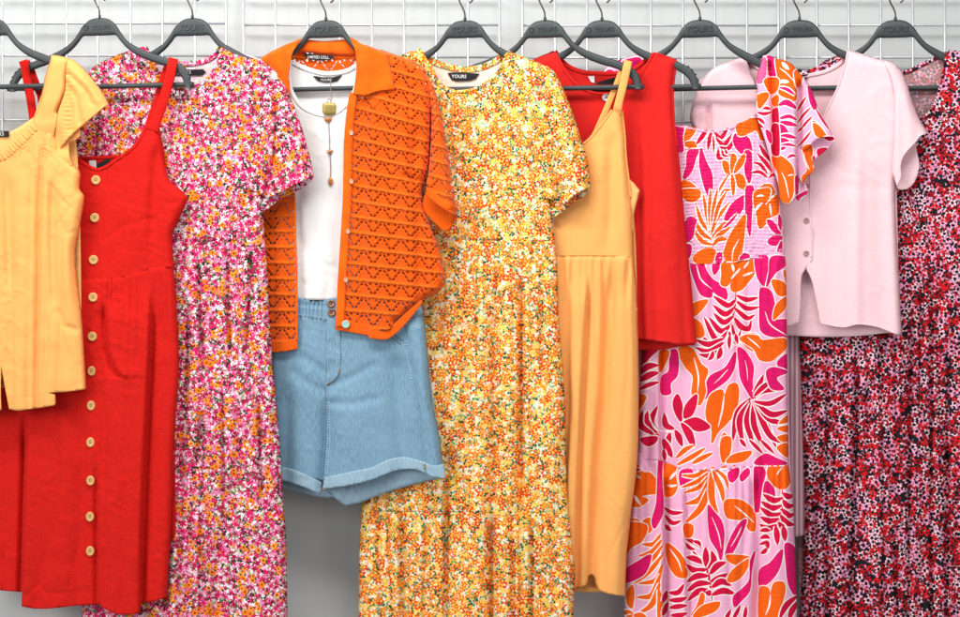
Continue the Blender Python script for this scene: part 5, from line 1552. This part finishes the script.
bod, bd = cloth('bodice', g, AP, [(468, 112, 'c'), (476, 110, 'nc'), (490, 128, 'n'), (515, 148, 'n'), (545, 152, 'n'), (570, 149, 'n'), (584, 144, 'n'), (592, 137, 'n'), (604, 122.5, 'n'), (612.5, 110.5, 'nc'), (622, 110.5, 'c'), (625, 135), (626.6, 158), (629.2, 178), (631, 197), (633, 209), (633, 228), (633.5, 258, 'nc'), (600, 256.5, 'n'), (555, 257, 'n'), (460, 258, 'c'), (459, 210), (462, 160)], h, f_ab, H=0.015, R=8, res=2.1)
cloth('underarm_facing', g, M['yellow_in'], [(628.5, 178, 'c'), (634, 183, 'c'), (640, 190.5, 'c'), (637.5, 200), (634, 216), (633.4, 232), (630, 230, 'n'), (630, 196, 'n')], h, lambda x, y: 0.001*np.sin(y/4.0), off=-0.004, H=0.004, R=4, edge=-0.002, res=1.5)
cloth('back_panel', g, AP, [(466, 130, 'c'), (484, 118, 'c'), (540, 140), (586, 142), (600, 128, 'c'), (612, 118, 'c'), (632, 200), (637, 320), (634, 470), (622, 592, 'c'), (440, 590, 'c'), (452, 320)], h, lambda x, y: -0.015*ss(170, 240, y), off=-0.010, H=0, edge=0, res=5)


def strapA(nm, pts, w, f): return band(nm, g, AP, pts, w, f, 0.0020, step=2)


strapA('strap', [(628.2, 60.8), (627.2, 66), (623, 86), (619, 102), (616.8, 114)], [8.2, 8.2, 8.0, 8.0, 9.2], lambda x, y: h.base(x)+0.005+0.0105*ss(58, 70, y)-0.006*ss(108, 114, y))
strapA('strap', [(452, 74), (455, 80), (462, 92), (468, 104), (472, 116)], 8.0, lambda x, y: h.base(x)+0.005+0.0105*ss(58, 70, y))
strapA('back_strap', [(623, 66), (617.5, 82), (611, 98), (604.5, 114), (598.5, 128), (593, 140)], [5.5, 6, 6, 6.5, 7, 7], lambda x, y: h.base(x)-0.003-0.004*ss(58, 90, y))
strapA('back_strap', [(456, 76), (464, 90), (476, 114), (488, 136)], 6.0, lambda x, y: h.base(x)-0.003-0.004*ss(58, 90, y))
band('neck_binding', bod, AP, [(476.5, 112), (490, 128.5), (515, 147.5), (545, 151.4), (570, 148.4), (584, 143.2), (592, 136), (604, 121.4), (612, 110)], 2.4, lambda x, y: bd(x, y)-0.0005, 0.0014, step=1.8)
band('armhole_binding', bod, AP, [(622, 111), (624.6, 135), (626, 158), (628.4, 178), (630.2, 197)], 2.2, lambda x, y: bd(x, y)-0.0003, 0.0016, step=1.8)


def f_as(x, y):
    d = tuck(y, 256.5)+gathers(x, y, 256, 8.5, 0.0075, 105, 46)
    d = d+ridge(x, y, [(612, 262), (607, 330), (604, 400), (598, 460), (592, 575)], 5, -0.0120, 40)
    d = d+cliff(x, y, [(588, 270), (584, 347), (581, 400), (577, 500), (574, 590)], 0.0050, 13, -1, 1.6, 40)
    d = d+cliff(x, y, [(571, 275), (571, 400), (566, 500)], 0.0045, 12, 1, 1.6, 40)
    d = d+ridge(x, y, [(624, 280), (622, 400), (614, 500), (610, 590)], 10, 0.0045, 30)+pleats(x, y, 256, 30, 0.0022, 107, 80, 0.5)
    d = d+groove(x, y, [(612, 500), (622, 535), (628, 550)], 1.8, 0.0014)+groove(x, y, [(626, 520), (614, 545), (604, 565)], 1.8, 0.0012)
    return d+wrinkles(x, y, 11, 0.0008, 108, 0.8)


cloth('skirt', g, AP, [(458, 251, 'nc'), (555, 251, 'n'), (591, 250, 'n'), (633, 251.5, 'c'), (634.5, 268), (636.5, 285), (637.6, 311), (638.5, 347), (638.8, 400), (638, 450), (635.5, 480), (630, 520), (627, 550), (625, 596, 'nc'), (612, 594.5, 'n'), (602, 591.5, 'n'), (596.5, 586.5, 'n'), (594, 576.5, 'n'), (591, 574.5, 'n'), (588.5, 575.5, 'n'), (587, 584, 'n'), (580, 587, 'n'), (570, 589, 'n'), (540, 590, 'n'), (436, 588, 'c'), (440, 470), (450, 350)], h, f_as, H=0.017, R=9, res=1.9)

# ---- 7  scarlet top ----------------------------------------------------------------------
h = HANG[6]; g = garment(6, 'sleeveless_top', 'plain scarlet sleeveless jersey top with a scooped neck', 'top')
SC = M['scarlet']


def f_sc(x, y):
    d = cliff(x, y, [(640, 110), (642.5, 180), (643, 300), (645, 345)], 0.0055, 22, 1, 3.4, 50, gr=0.3)+ridge(x, y, [(665, 120), (672, 340)], 13, 0.004, 30)
    d = d+ridge(x, y, [(655, 100), (652, 200), (655, 340)], 5, -0.0015, 30)
    d = d+0.0022*np.exp(-((x-585)/16)**2)*ss(90, 130, y)
    d = d+ridge(x, y, [(680, 200), (686, 345)], 5, -0.0025, 60)+ridge(x, y, [(656, 230), (660, 345)], 5, -0.0022, 60)
    return d+wrinkles(x, y, 14, 0.0014, 111, 1.2)


fr, sd7 = cloth('front', g, SC, [(531, 60.5, 'c'), (543, 55), (554.5, 51, 'nc'), (559, 60, 'n'), (565, 70.5, 'n'), (576, 84, 'n'), (590, 91.5, 'n'), (605, 93.5, 'n'), (620, 91, 'n'), (634, 82, 'n'), (644, 70, 'n'), (654, 52, 'nc'), (665, 55), (677, 59.5, 'c'), (674.6, 78), (673.2, 92), (674.4, 117), (678, 146), (682, 189), (685.5, 228), (689, 262), (691.5, 285), (694, 315), (697, 343, 'nc'), (683, 344.8, 'n'), (660, 341.5, 'n'), (637, 339, 'n'), (560, 336, 'n'), (515, 338, 'c'), (520, 250), (528, 150), (532, 100)], h, f_sc, H=0.013, R=9, res=2.2)
band('neck_edge', fr, SC, [(555, 52), (559.6, 60.5), (565.6, 71), (576.5, 84.4), (590, 91.8), (605, 93.6), (620, 91.2), (634, 82.2), (643.6, 70.5), (653.4, 53)], 2.6, lambda x, y: sd7(x, y)-0.0005, 0.0014, step=1.8)
band('armhole_edge', fr, SC, [(676.2, 60), (673.8, 78), (672.4, 92), (673.6, 117), (677, 146)], 2.2, lambda x, y: sd7(x, y)-0.0002, 0.0014, step=1.8)
back, _ = cloth('back_panel', g, SC, [(531, 62, 'c'), (554, 50.5, 'c'), (559.5, 58), (567, 65), (576, 69.6), (585, 72), (600, 73), (617, 73), (636, 68), (654, 52, 'c'), (677, 62, 'c'), (674, 100), (684, 230), (694, 340), (695, 345, 'c'), (680, 346.5), (659, 350), (639.5, 349.5, 'c'), (515, 345, 'c'), (530, 100)], h, lambda x, y: 0*x, off=-0.009, H=0, edge=0, res=4)
band('back_neck_edge', back, SC, [(555, 51), (560, 58), (567, 65), (576, 69.8), (585, 72.2), (600, 73.2), (617, 73), (634, 69), (652, 54)], 4.0, lambda x, y: h.base(x)-0.009, 0.002, step=1.8)
lw = plate('care_label', back, M['white_label'], [(588, 76.4), (594.4, 76), (594.6, 83), (591, 82)], lambda x, y: h.base(x)-0.0072)
lk = plate('label', back, M['black_label'], [(596, 82.5), (606, 80), (617, 76.4), (619.5, 78), (615, 84), (597, 84)], lambda x, y: h.base(x)-0.0070)
disc('snap_button', g, M['silver'], 606, 97.6, sd7(606, 97.6)[0]+0.0004, 4.0, 0.003, mat2=M['black_label'], holes=True, dish=0.3)

# ---- 8  leaf print dress -----------------------------------------------------------------
h = HANG[7]; g = garment(7, 'leaf_print_dress', 'pink tiered dress with big orange and magenta leaf print and a smocked bodice', 'dress')


def f_sm(x, y):
    rows = np.sin((y-0.045*np.abs(x-725)+1.2*vn(x/14, y/9, 3))*2*np.pi/3.4)
    return 0.0014*rows+0.0011*vn(x/2.8, y/1.9, 9)+0.0007*np.sin(x*2*np.pi/5.2+4*vn(x/9, y/6, 5))+ridge(x, y, [(700, 130), (704, 258)], 10, 0.002, 10)+ridge(x, y, [(745, 130), (742, 258)], 12, 0.0025, 10)


bod, bd8 = cloth('bodice', g, TROP, [(625, 128, 'c'), (660, 122, 'n'), (676, 124.5, 'n'), (690.5, 127, 'n'), (711, 131, 'n'), (728, 128, 'n'), (738, 124, 'n'), (748, 119.5, 'n'), (754, 115, 'nc'), (757, 113, 'c'), (763, 133), (768, 149), (774, 168), (779, 198), (782, 218), (784.5, 252, 'nc'), (768, 256.5, 'n'), (753, 259, 'n'), (721, 263.5, 'n'), (687, 264.5, 'n'), (625, 262, 'c')], h, f_sm, H=0.017, R=8, res=1.25, prints=P_BODICE)
band('neck_elastic', bod, TROP[0], [(660, 123.6), (676, 126), (690.5, 128.4), (711, 132.2), (728, 129.2), (736, 126.2)], 1.6, lambda x, y: bd8(x, y)-0.0004, 0.0014, wob=0.0008, step=1.2)
cloth('back_panel', g, TROP[0], [(620, 140, 'c'), (680, 133), (752, 133), (764, 150, 'c'), (783, 250), (790, 460), (797, 700, 'c'), (622, 700, 'c'), (630, 460)], h, lambda x, y: -0.012*ss(150, 240, y), off=-0.010, H=0, edge=0, res=6)


def f_t1(x, y):
    sm = np.interp(x, [628, 687, 721, 753, 768, 785], [262, 264, 262.5, 258, 256, 252])
    d = tuck(y, sm, 0.0030)+gathers(x, y, 258, 8, 0.0042, 121, 34)+pleats(x, y, 258, 34, 0.0042, 122, 60, 0.5)
    d = d+cliff(x, y, [(659, 340), (659, 400), (660, 466)], 0.0060, 14, -1, 1.2, 10)+ridge(x, y, [(713, 265), (712, 340)], 3, -0.0030, 15, 40)
    d = d+ridge(x, y, [(757, 262), (760, 330), (757, 466)], 7, 0.0030, 20)
    return d+wrinkles(x, y, 11, 0.0008, 123, 1.0)


def f_t2(x, y):
    sm = np.interp(x, [636, 661, 678, 714, 751, 788], [458.5, 460, 467.5, 469.5, 466, 465])
    k = ss(sm, sm+26, y)
    d = tuck(y, sm, 0.0030)+0.0060*ss(sm, sm+16, y)+f_t1(x, np.minimum(y, sm))*(1-k)+gathers(x, y, 463, 7.5, 0.0064, 125, 48)+pleats(x, y, 463, 26, 0.0046, 128, 60, 0.5)
    d = d+cliff(x, y, [(663.5, 470), (664, 520), (663, 620), (663, 710)], 0.0080, 15, -1, 1.3, 20)+cliff(x, y, [(682, 475), (686, 560), (687, 620), (687, 710)], 0.0042, 14, -1, 1.4, 30)
    d = d+ridge(x, y, [(757, 470), (757.5, 550), (757.5, 620), (757.5, 710)], 4.0, -0.0105, 25)+ridge(x, y, [(722, 480), (722, 710)], 16, 0.0040, 30)+ridge(x, y, [(777, 480), (778, 710)], 10, 0.0030, 30)
    return d+wrinkles(x, y, 11, 0.0008, 127, 1.3)


cloth('skirt', g, TROP, [(628, 257, 'nc'), (687, 258, 'n'), (721, 257, 'n'), (753, 252.5, 'n'), (768, 250, 'n'), (784, 247, 'c'), (786, 268), (787, 337), (787.5, 378), (788.2, 430), (788.5, 467, 'nc'), (751, 467, 'n'), (714, 470.5, 'n'), (678, 468.5, 'n'), (661, 461, 'n'), (637, 459.5, 'c'), (638, 428), (639.3, 392), (641.8, 350), (634, 300)], h, f_t1, H=0.019, R=8, res=1.9, prints=P_TIER1)
cloth('skirt_tier', g, TROP, [(636.5, 453, 'nc'), (661, 454, 'n'), (678, 462, 'n'), (714, 464, 'n'), (751, 460.5, 'n'), (787.6, 459.5, 'c'), (790, 476), (793, 500), (794.6, 530), (796.2, 583), (797, 617), (798.5, 706, 'nc'), (720, 712, 'n'), (622, 706, 'c'), (624, 617), (625.6, 530), (629, 502), (633.5, 475)], h, f_t2, H=0.020, R=8, res=1.9, prints=P_TIER2)


def f_t3(x, y):
    d = cliff(x, y, [(772, 58), (776, 100), (778, 160), (778, 200)], 0.0062, 14, 1, 1.3, 8)+cliff(x, y, [(797, 75), (796.8, 120), (797, 200)], 0.0080, 16, -1, 1.3, 14)
    d = d+0.0022*np.sin(y*2*np.pi/4.2+1.2*vn(x/5, y/5, 4))*np.exp(-((x-771)/6)**2)*ss(100, 84, y)+ridge(x, y, [(787, 64), (787, 200)], 6, 0.0030, 8)
    return d+wrinkles(x, y, 8, 0.0009, 131, 1.3)


s1, s1d = cloth('flutter_sleeve', g, TROP, [(763, 55.5, 'c'), (769, 55), (775, 58), (784, 60.3), (792, 64), (798.5, 71.5), (807.5, 82.4), (813, 94), (820, 112), (829, 127.5), (833.5, 136.8, 'nc'), (827, 136.6, 'n'), (818, 138.5, 'n'), (810, 145, 'n'), (802, 152, 'n'), (798, 155, 'nc'), (798, 175, 'n'), (798, 190, 'n'), (793.5, 199, 'n'), (787, 203.8, 'n'), (780.5, 199, 'n'), (777.8, 183, 'n'), (774, 172, 'n'), (765, 140, 'n'), (757, 115, 'n'), (757, 93), (756, 81), (759.5, 66)], h, f_t3, off=0.005, H=0.020, R=6, res=1.7, prints=P_SLEEVE)
cloth('sleeve_fold', s1, TROP, [(797, 148, 'n'), (803, 150, 'n'), (809, 145, 'n'), (811.5, 158, 'n'), (813.5, 170, 'n'), (808, 176, 'n'), (803, 182, 'n'), (800, 180, 'n'), (797, 165, 'n')], h, lambda x, y: 0.003*np.sin((x-796)/3.0), off=0.0, H=0.014, R=4, res=1.6, prints=P_SLEEVE)
cloth('sleeve_inside', s1, TROP, [(833.5, 135.5, 'n'), (834.2, 141, 'n'), (826, 150, 'n'), (819, 156, 'n'), (812.5, 160.5, 'n'), (806, 163, 'n'), (800, 160, 'n'), (806, 142, 'n'), (820, 134, 'n')], h, lambda x, y: 0.002*np.sin(x/4.0), off=-0.006, H=0.012, R=5, res=1.7, prints=P_SLEEVE)
cloth('sleeve_ruffle_inside', s1, TROP, [(794, 190, 'n'), (800, 176, 'n'), (805, 183, 'n'), (807.5, 192, 'n'), (803, 198, 'n'), (797, 201, 'n'), (792, 199, 'n')], h, lambda x, y: 0.002*np.sin(x/2.0), off=-0.005, H=0.012, R=5, res=1.7, prints=P_SLEEVE)
cloth('flutter_sleeve', g, TROP, [(600, 78, 'c'), (606, 68), (616, 61), (628, 57), (646, 54), (662, 58, 'c'), (664, 80), (650, 122, 'c'), (622, 150), (598, 140, 'c'), (592, 110)], h, lambda x, y: wrinkles(x, y, 8, 0.0010, 133), off=-0.006, H=0.012, R=6, res=2.2, prints=P_SHOULDER)

# ---- 9  pale pink cardigan ---------------------------------------------------------------
h = HANG[8]; g = garment(8, 'cardigan', 'pale pink fine knit cardigan with a deep V neck and short sleeves', 'cardigan')
PK_ = M['pink']


def f_kr(x, y):
    d = ridge(x, y, [(858, 120), (857, 220), (856, 330)], 6, 0.0032, 60)+ridge(x, y, [(880, 150), (884, 330)], 10, -0.003, 40)+ridge(x, y, [(832, 140), (830, 330)], 11, -0.0020, 40)
    d = d+groove(x, y, [(820, 190), (850, 186), (880, 190)], 7, 0.0016)+groove(x, y, [(830, 160), (845, 172), (858, 176)], 3, 0.0010)
    return d+wrinkles(x, y, 14, 0.0013, 141, 0.8)


fr, kd = cloth('front_panel', g, PK_, [(848.5, 49.3, 'nc'), (845.5, 65, 'n'), (838, 88, 'n'), (824, 118, 'n'), (813, 150, 'n'), (810, 172, 'n'), (810, 200, 'n'), (810, 258, 'n'), (806.5, 269, 'n'), (809, 274, 'n'), (812.5, 283, 'n'), (817, 304, 'n'), (820.5, 323.5, 'nc'), (829, 325.3, 'n'), (844, 327.5, 'n'), (851, 325.5, 'n'), (858, 324.6, 'n'), (868, 325.5, 'n'), (877, 327, 'n'), (887, 330.5, 'n'), (897, 334.5, 'n'), (902, 334.8, 'c'), (900.5, 310), (899.5, 288), (896.8, 240), (895.2, 190), (896.5, 160), (899, 120), (898, 85), (892, 64), (879, 59), (866, 55)], h, f_kr, H=0.015, R=8, res=2.2)
fl, kdl = cloth('front_panel', g, PK_, [(744.5, 56.5, 'nc'), (752, 75, 'n'), (757, 90, 'n'), (772, 125, 'n'), (800, 165, 'n'), (813, 180, 'n'), (813, 258, 'n'), (806, 268.5, 'n'), (801.5, 277, 'n'), (800.4, 304, 'n'), (799, 321.5, 'nc'), (794, 325, 'n'), (786, 325.8, 'n'), (740, 328, 'n'), (697, 335, 'c'), (699, 250), (702, 150), (690, 118), (700, 84), (712, 69), (729, 61)], h, lambda x, y: ridge(x, y, [(708, 97), (709, 118), (710, 150)], 2.2, -0.008, 12)+ridge(x, y, [(715, 97), (718, 150)], 5, 0.002, 10)+wrinkles(x, y, 14, 0.0008, 143), off=0.0, H=0.0145, R=5, res=2.2)
band('neck_edge', fr, PK_, [(848, 51), (845, 65.4), (837.6, 88), (823.6, 118), (812.6, 150), (810.8, 172), (810.8, 210), (810.8, 257)], 2.0, lambda x, y: kd(x, y)-0.0005, 0.0013, step=2)
band('hem_edge', fr, PK_, [(821, 323), (829, 324.7), (844, 326.8), (858, 324), (877, 326.4), (897, 333.8)], 1.5, lambda x, y: kd(x, y)-0.0005, 0.0012, step=1.5)
back, _ = cloth('back_panel', g, PK_, [(744, 57, 'c'), (757, 67), (775, 74), (790, 76.4), (805, 75.5), (825, 71), (840, 63), (849, 50, 'c'), (895, 65, 'c'), (897, 200), (900, 334, 'c'), (887, 333), (858, 336), (819, 337), (787, 335.5), (698, 338, 'c'), (700, 110), (700, 80, 'c')], h, lambda x, y: wrinkles(x, y, 14, 0.0008, 145), off=-0.0105, H=0, edge=0, res=3)
band('back_neck_band', back, PK_, [(746, 58), (757, 67.4), (775, 74.6), (790, 77), (805, 76), (825, 71.6), (840, 63.6), (848, 53)], 4.0, lambda x, y: h.base(x)-0.0105, 0.002, step=1.8)
plate('label', back, M['black_label'], [(792, 75.5), (808.3, 74), (806, 76), (792, 78.5)], lambda x, y: h.base(x)-0.008)
plate('label', back, M['black_label'], [(800, 78.6), (808, 77), (805, 81), (800, 82)], lambda x, y: h.base(x)-0.0075)
slv, ksd = cloth('sleeve', g, PK_, [(884, 60, 'c'), (892, 62), (899, 68), (906.5, 81.7), (912.5, 101), (919.5, 118.6), (927.5, 132, 'nc'), (921, 136, 'n'), (916, 142, 'n'), (904.5, 155, 'n'), (900.6, 165, 'n'), (901, 177, 'n'), (897, 186.5, 'nc'), (892, 170, 'n'), (893.5, 120, 'n'), (893, 85, 'n')], h, lambda x, y: cliff(x, y, [(896, 84), (895.6, 120), (895, 190)], 0.0030, 8, 1, 1.2, 20)+ridge(x, y, [(907, 90), (911, 140)], 6, 0.0025, 10), off=0.003, H=0.0165, R=8, res=1.9)
cloth('sleeve_inside', slv, PK_, [(914, 140, 'n'), (917, 152, 'n'), (919.3, 166.5, 'n'), (914.5, 182, 'n'), (907, 189, 'n'), (897, 187.5, 'n'), (897, 160, 'n'), (905, 145, 'n')], h, lambda x, y: 0*x, off=-0.009, H=0.007, R=6, res=1.9)
band('sleeve_hem', slv, PK_, [(926.8, 132.4), (920, 135.6), (915.4, 141.4), (904, 154.4), (900, 164.6), (900.4, 176.6), (896.8, 185)], 1.8, lambda x, y: ksd(x, y)-0.0004, 0.0014, step=1.5)
for bx, by in ((806.2, 186), (806.2, 220.6), (806.2, 253.4)):
    disc('button', g, M['smoke'], bx, by, kdl(bx, by)[0]+0.0004, 2.9, 0.0026, mat2=M['dark_hole'])

# ---- striped garment half hidden behind --------------------------------------------------
g = thing('striped_trousers', 'pink and grey striped garment showing as a narrow strip beside the leaf print dress', 'trousers', lift(800, 330, 0.10))
hs = Hang(799.5, -0.048)
cloth('leg', g, M['stripe'], [(752, 300, 'nc'), (840, 300, 'c'), (836, 420), (832, 532, 'nc'), (803.6, 535.5, 'n'), (798, 536.5, 'n'), (758, 538, 'c'), (754, 420)], hs, lambda x, y: ridge(x, y, [(797, 360), (796, 480), (798, 537)], 5, 0.004, 20), H=0.007, R=8, edge=-0.004, res=2.2)
cloth('leg', g, M['stripe'], [(752, 300, 'nc'), (836, 300, 'c'), (834, 420), (830, 530, 'nc'), (758, 534, 'c'), (754, 420)], hs, None, off=-0.008, H=0.003, R=8, edge=-0.002, res=4)

# ---- 10 dark floral dress ----------------------------------------------------------------
h = HANG[9]; g = garment(9, 'floral_dress', 'long black, red and pink floral dress at the right end of the rail', 'dress')
DF = M['dark_floral']


def f_db(x, y):
    d = wrinkles(x, y, 11, 0.0016, 151, 1.2)+pleats(x, y, 120, 36, 0.0026, 152, 70, 0.4)
    return d


bod, bd = cloth('bodice', g, DF, [(842, 54, 'nc'), (850, 78, 'n'), (872, 106, 'n'), (892, 121, 'n'), (905, 124, 'n'), (918, 121, 'n'), (931, 110, 'n'), (940, 88, 'n'), (944.5, 66, 'n'), (948.5, 50, 'c'), (966, 52), (985, 60), (1000, 75), (1002, 150), (994, 215), (996, 245, 'nc'), (930, 244, 'n'), (800, 242, 'c'), (800, 210), (790, 150), (792, 72), (812, 70), (826, 60)], h, f_db, H=0.017, R=10, res=2.4)
band('neck_binding', bod, DF, [(842.6, 56), (850.5, 78.5), (872.4, 106.4), (892, 121.2), (905, 124.2), (918, 121.2), (931.2, 110.2), (940.4, 88.2), (944.8, 66.2), (948, 52)], 3.4, lambda x, y: bd(x, y)-0.0006, 0.0016, step=1.6)
back, _ = cloth('back_panel', g, M['dark_floral_in'], [(804, 74, 'c'), (812, 70), (828, 63), (843, 53, 'c'), (862, 66), (880, 72), (904, 71.5), (926, 62), (947, 52, 'c'), (990, 66, 'c'), (996, 240), (1010, 700, 'c'), (800, 700, 'c'), (796, 240), (790, 90, 'c')], h, lambda x, y: wrinkles(x, y, 8, 0.0014, 156)-0.016*ss(110, 200, y), off=-0.010, H=0, edge=0, res=5)
band('back_neck_binding', back, DF, [(806, 73), (820, 68), (834, 60), (844, 53.5)], 5.0, lambda x, y: h.base(x)-0.0095, 0.0022, step=1.6)
band('back_neck_binding', back, DF, [(862, 67), (880, 73), (904, 72.5), (926, 63), (946, 53)], 4.0, lambda x, y: h.base(x)-0.0095, 0.0022, step=1.6)
cloth('sleeve', g, DF, [(980, 58, 'c'), (996, 68), (1012, 100), (1020, 150), (1024, 190, 'nc'), (1000, 200, 'n'), (984, 150, 'n'), (978, 90, 'n')], h, lambda x, y: wrinkles(x, y, 8, 0.0014, 157, 1.8), off=0.002, H=0.018, R=10, res=3)
V, F = [], []
q, _ = smooth_line([(910, 196), (912, 208), (915, 219), (918.5, 224), (921, 219), (918.5, 211), (914, 203), (911, 196)], 1.0)
add(tube_mesh([lift(p[0], p[1], float(bd(p[0], p[1])[0])+0.0022) for p in q], 0.0012, 7), V, F)
mesh_from('tie_loop', V, F, g, [DF], True, uv=[(v[0], v[2]) for v in V])


def f_d1(x, y):
    d = tuck(y, 243.5)+gathers(x, y, 242, 7, 0.0040, 161, 44)+pleats(x, y, 242, 24, 0.0058, 162, 40, 0.6)
    for (q, a, w) in (([(828, 330), (827, 500), (826, 700)], -0.0110, 2.0), ([(858, 340), (854, 500), (851, 700)], -0.0150, 2.6), ([(912, 300), (909, 500), (908, 700)], -0.0115, 2.0), ([(932, 260), (931, 500), (931, 700)], -0.0120, 2.0),
                      ([(948, 330), (947, 520), (946, 700)], -0.0110, 2.0), ([(880, 300), (884, 500), (884, 700)], -0.0075, 2.2), ([(842, 330), (841, 440)], -0.008, 1.8), ([(867, 340), (868, 470)], -0.008, 1.8), ([(895, 300), (897, 700)], -0.007, 1.8), ([(921, 255), (920, 430)], -0.009, 1.8), ([(815, 345), (814, 700)], -0.006, 2.0)):
        d = d+ridge(x, y, q, w, a, 50, 40)
    return d


cloth('skirt', g, DF, [(800, 236, 'nc'), (930, 238, 'n'), (996, 239, 'c'), (1000, 300), (1004, 430, 'nc'), (900, 432, 'n'), (801, 431, 'c'), (799, 340)], h, f_d1, H=0.018, R=8, res=1.55)
cloth('skirt_tier', g, DF, [(801, 424.5, 'nc'), (900, 425.5, 'n'), (1004, 424, 'c'), (1010, 560), (1014, 704, 'nc'), (900, 712, 'n'), (797, 706, 'c'), (799.5, 617), (803, 560), (804, 500)], h, lambda x, y: tuck(y, 430.5)+0.003*ss(428, 450, y)+f_d1(x, y)+gathers(x, y, 429, 6.5, 0.0016, 167, 30), H=0.019, R=8, res=1.55)

# ================================================================== lamps, world, camera
def area(name, loc, target, sx, sy, power, col):
    l = bpy.data.lights.new(name, 'AREA')
    l.shape = 'RECTANGLE'; l.size = sx; l.size_y = sy; l.energy = power; l.color = col
    o = bpy.data.objects.new(name, l)
    COL.objects.link(o)
    o.location = loc
    o.rotation_euler = (Vector(target)-Vector(loc)).to_track_quat('-Z', 'Y').to_euler()
    return o


area('ceiling_strip_light', (-0.45, -1.45, 3.2), (0.0, 0.0, 1.45), 2.8, 0.5, 70, (1.0, 0.985, 0.96))
area('shop_light', (-3.6, -3.4, 2.4), (0.1, 0.0, 1.2), 2.8, 2.2, 108, (1.0, 0.99, 0.975))
area('fill_light', (2.6, -4.4, 1.9), (0.0, 0.0, 1.0), 2.6, 1.8, 42, (1.0, 0.99, 0.98))  # added soft fill from the right, brightens the wall between the hems
w = bpy.data.worlds.new('World'); scene.world = w
w.use_nodes = True
bg = w.node_tree.nodes.get('Background')
bg.inputs[0].default_value = (0.95, 0.98, 1.0, 1); bg.inputs[1].default_value = 0.33

cam = bpy.data.cameras.new('camera')
co = bpy.data.objects.new('camera', cam)
COL.objects.link(co)
co.location = (0.0, -(DIST+D0), ZC)
co.rotation_euler = (math.radians(90), 0, 0)
cam.sensor_width = 36.0; cam.sensor_fit = 'HORIZONTAL'
cam.lens = 36.0*DIST/(960.0/S)
cam.clip_start = 0.1; cam.clip_end = 60
scene.camera = co
scene.view_settings.view_transform = 'Standard'
scene.view_settings.look = 'None'
scene.view_settings.exposure = 0.0
scene.view_settings.gamma = 1.0
scene.cycles.max_bounces = 8
scene.cycles.transparent_max_bounces = 16
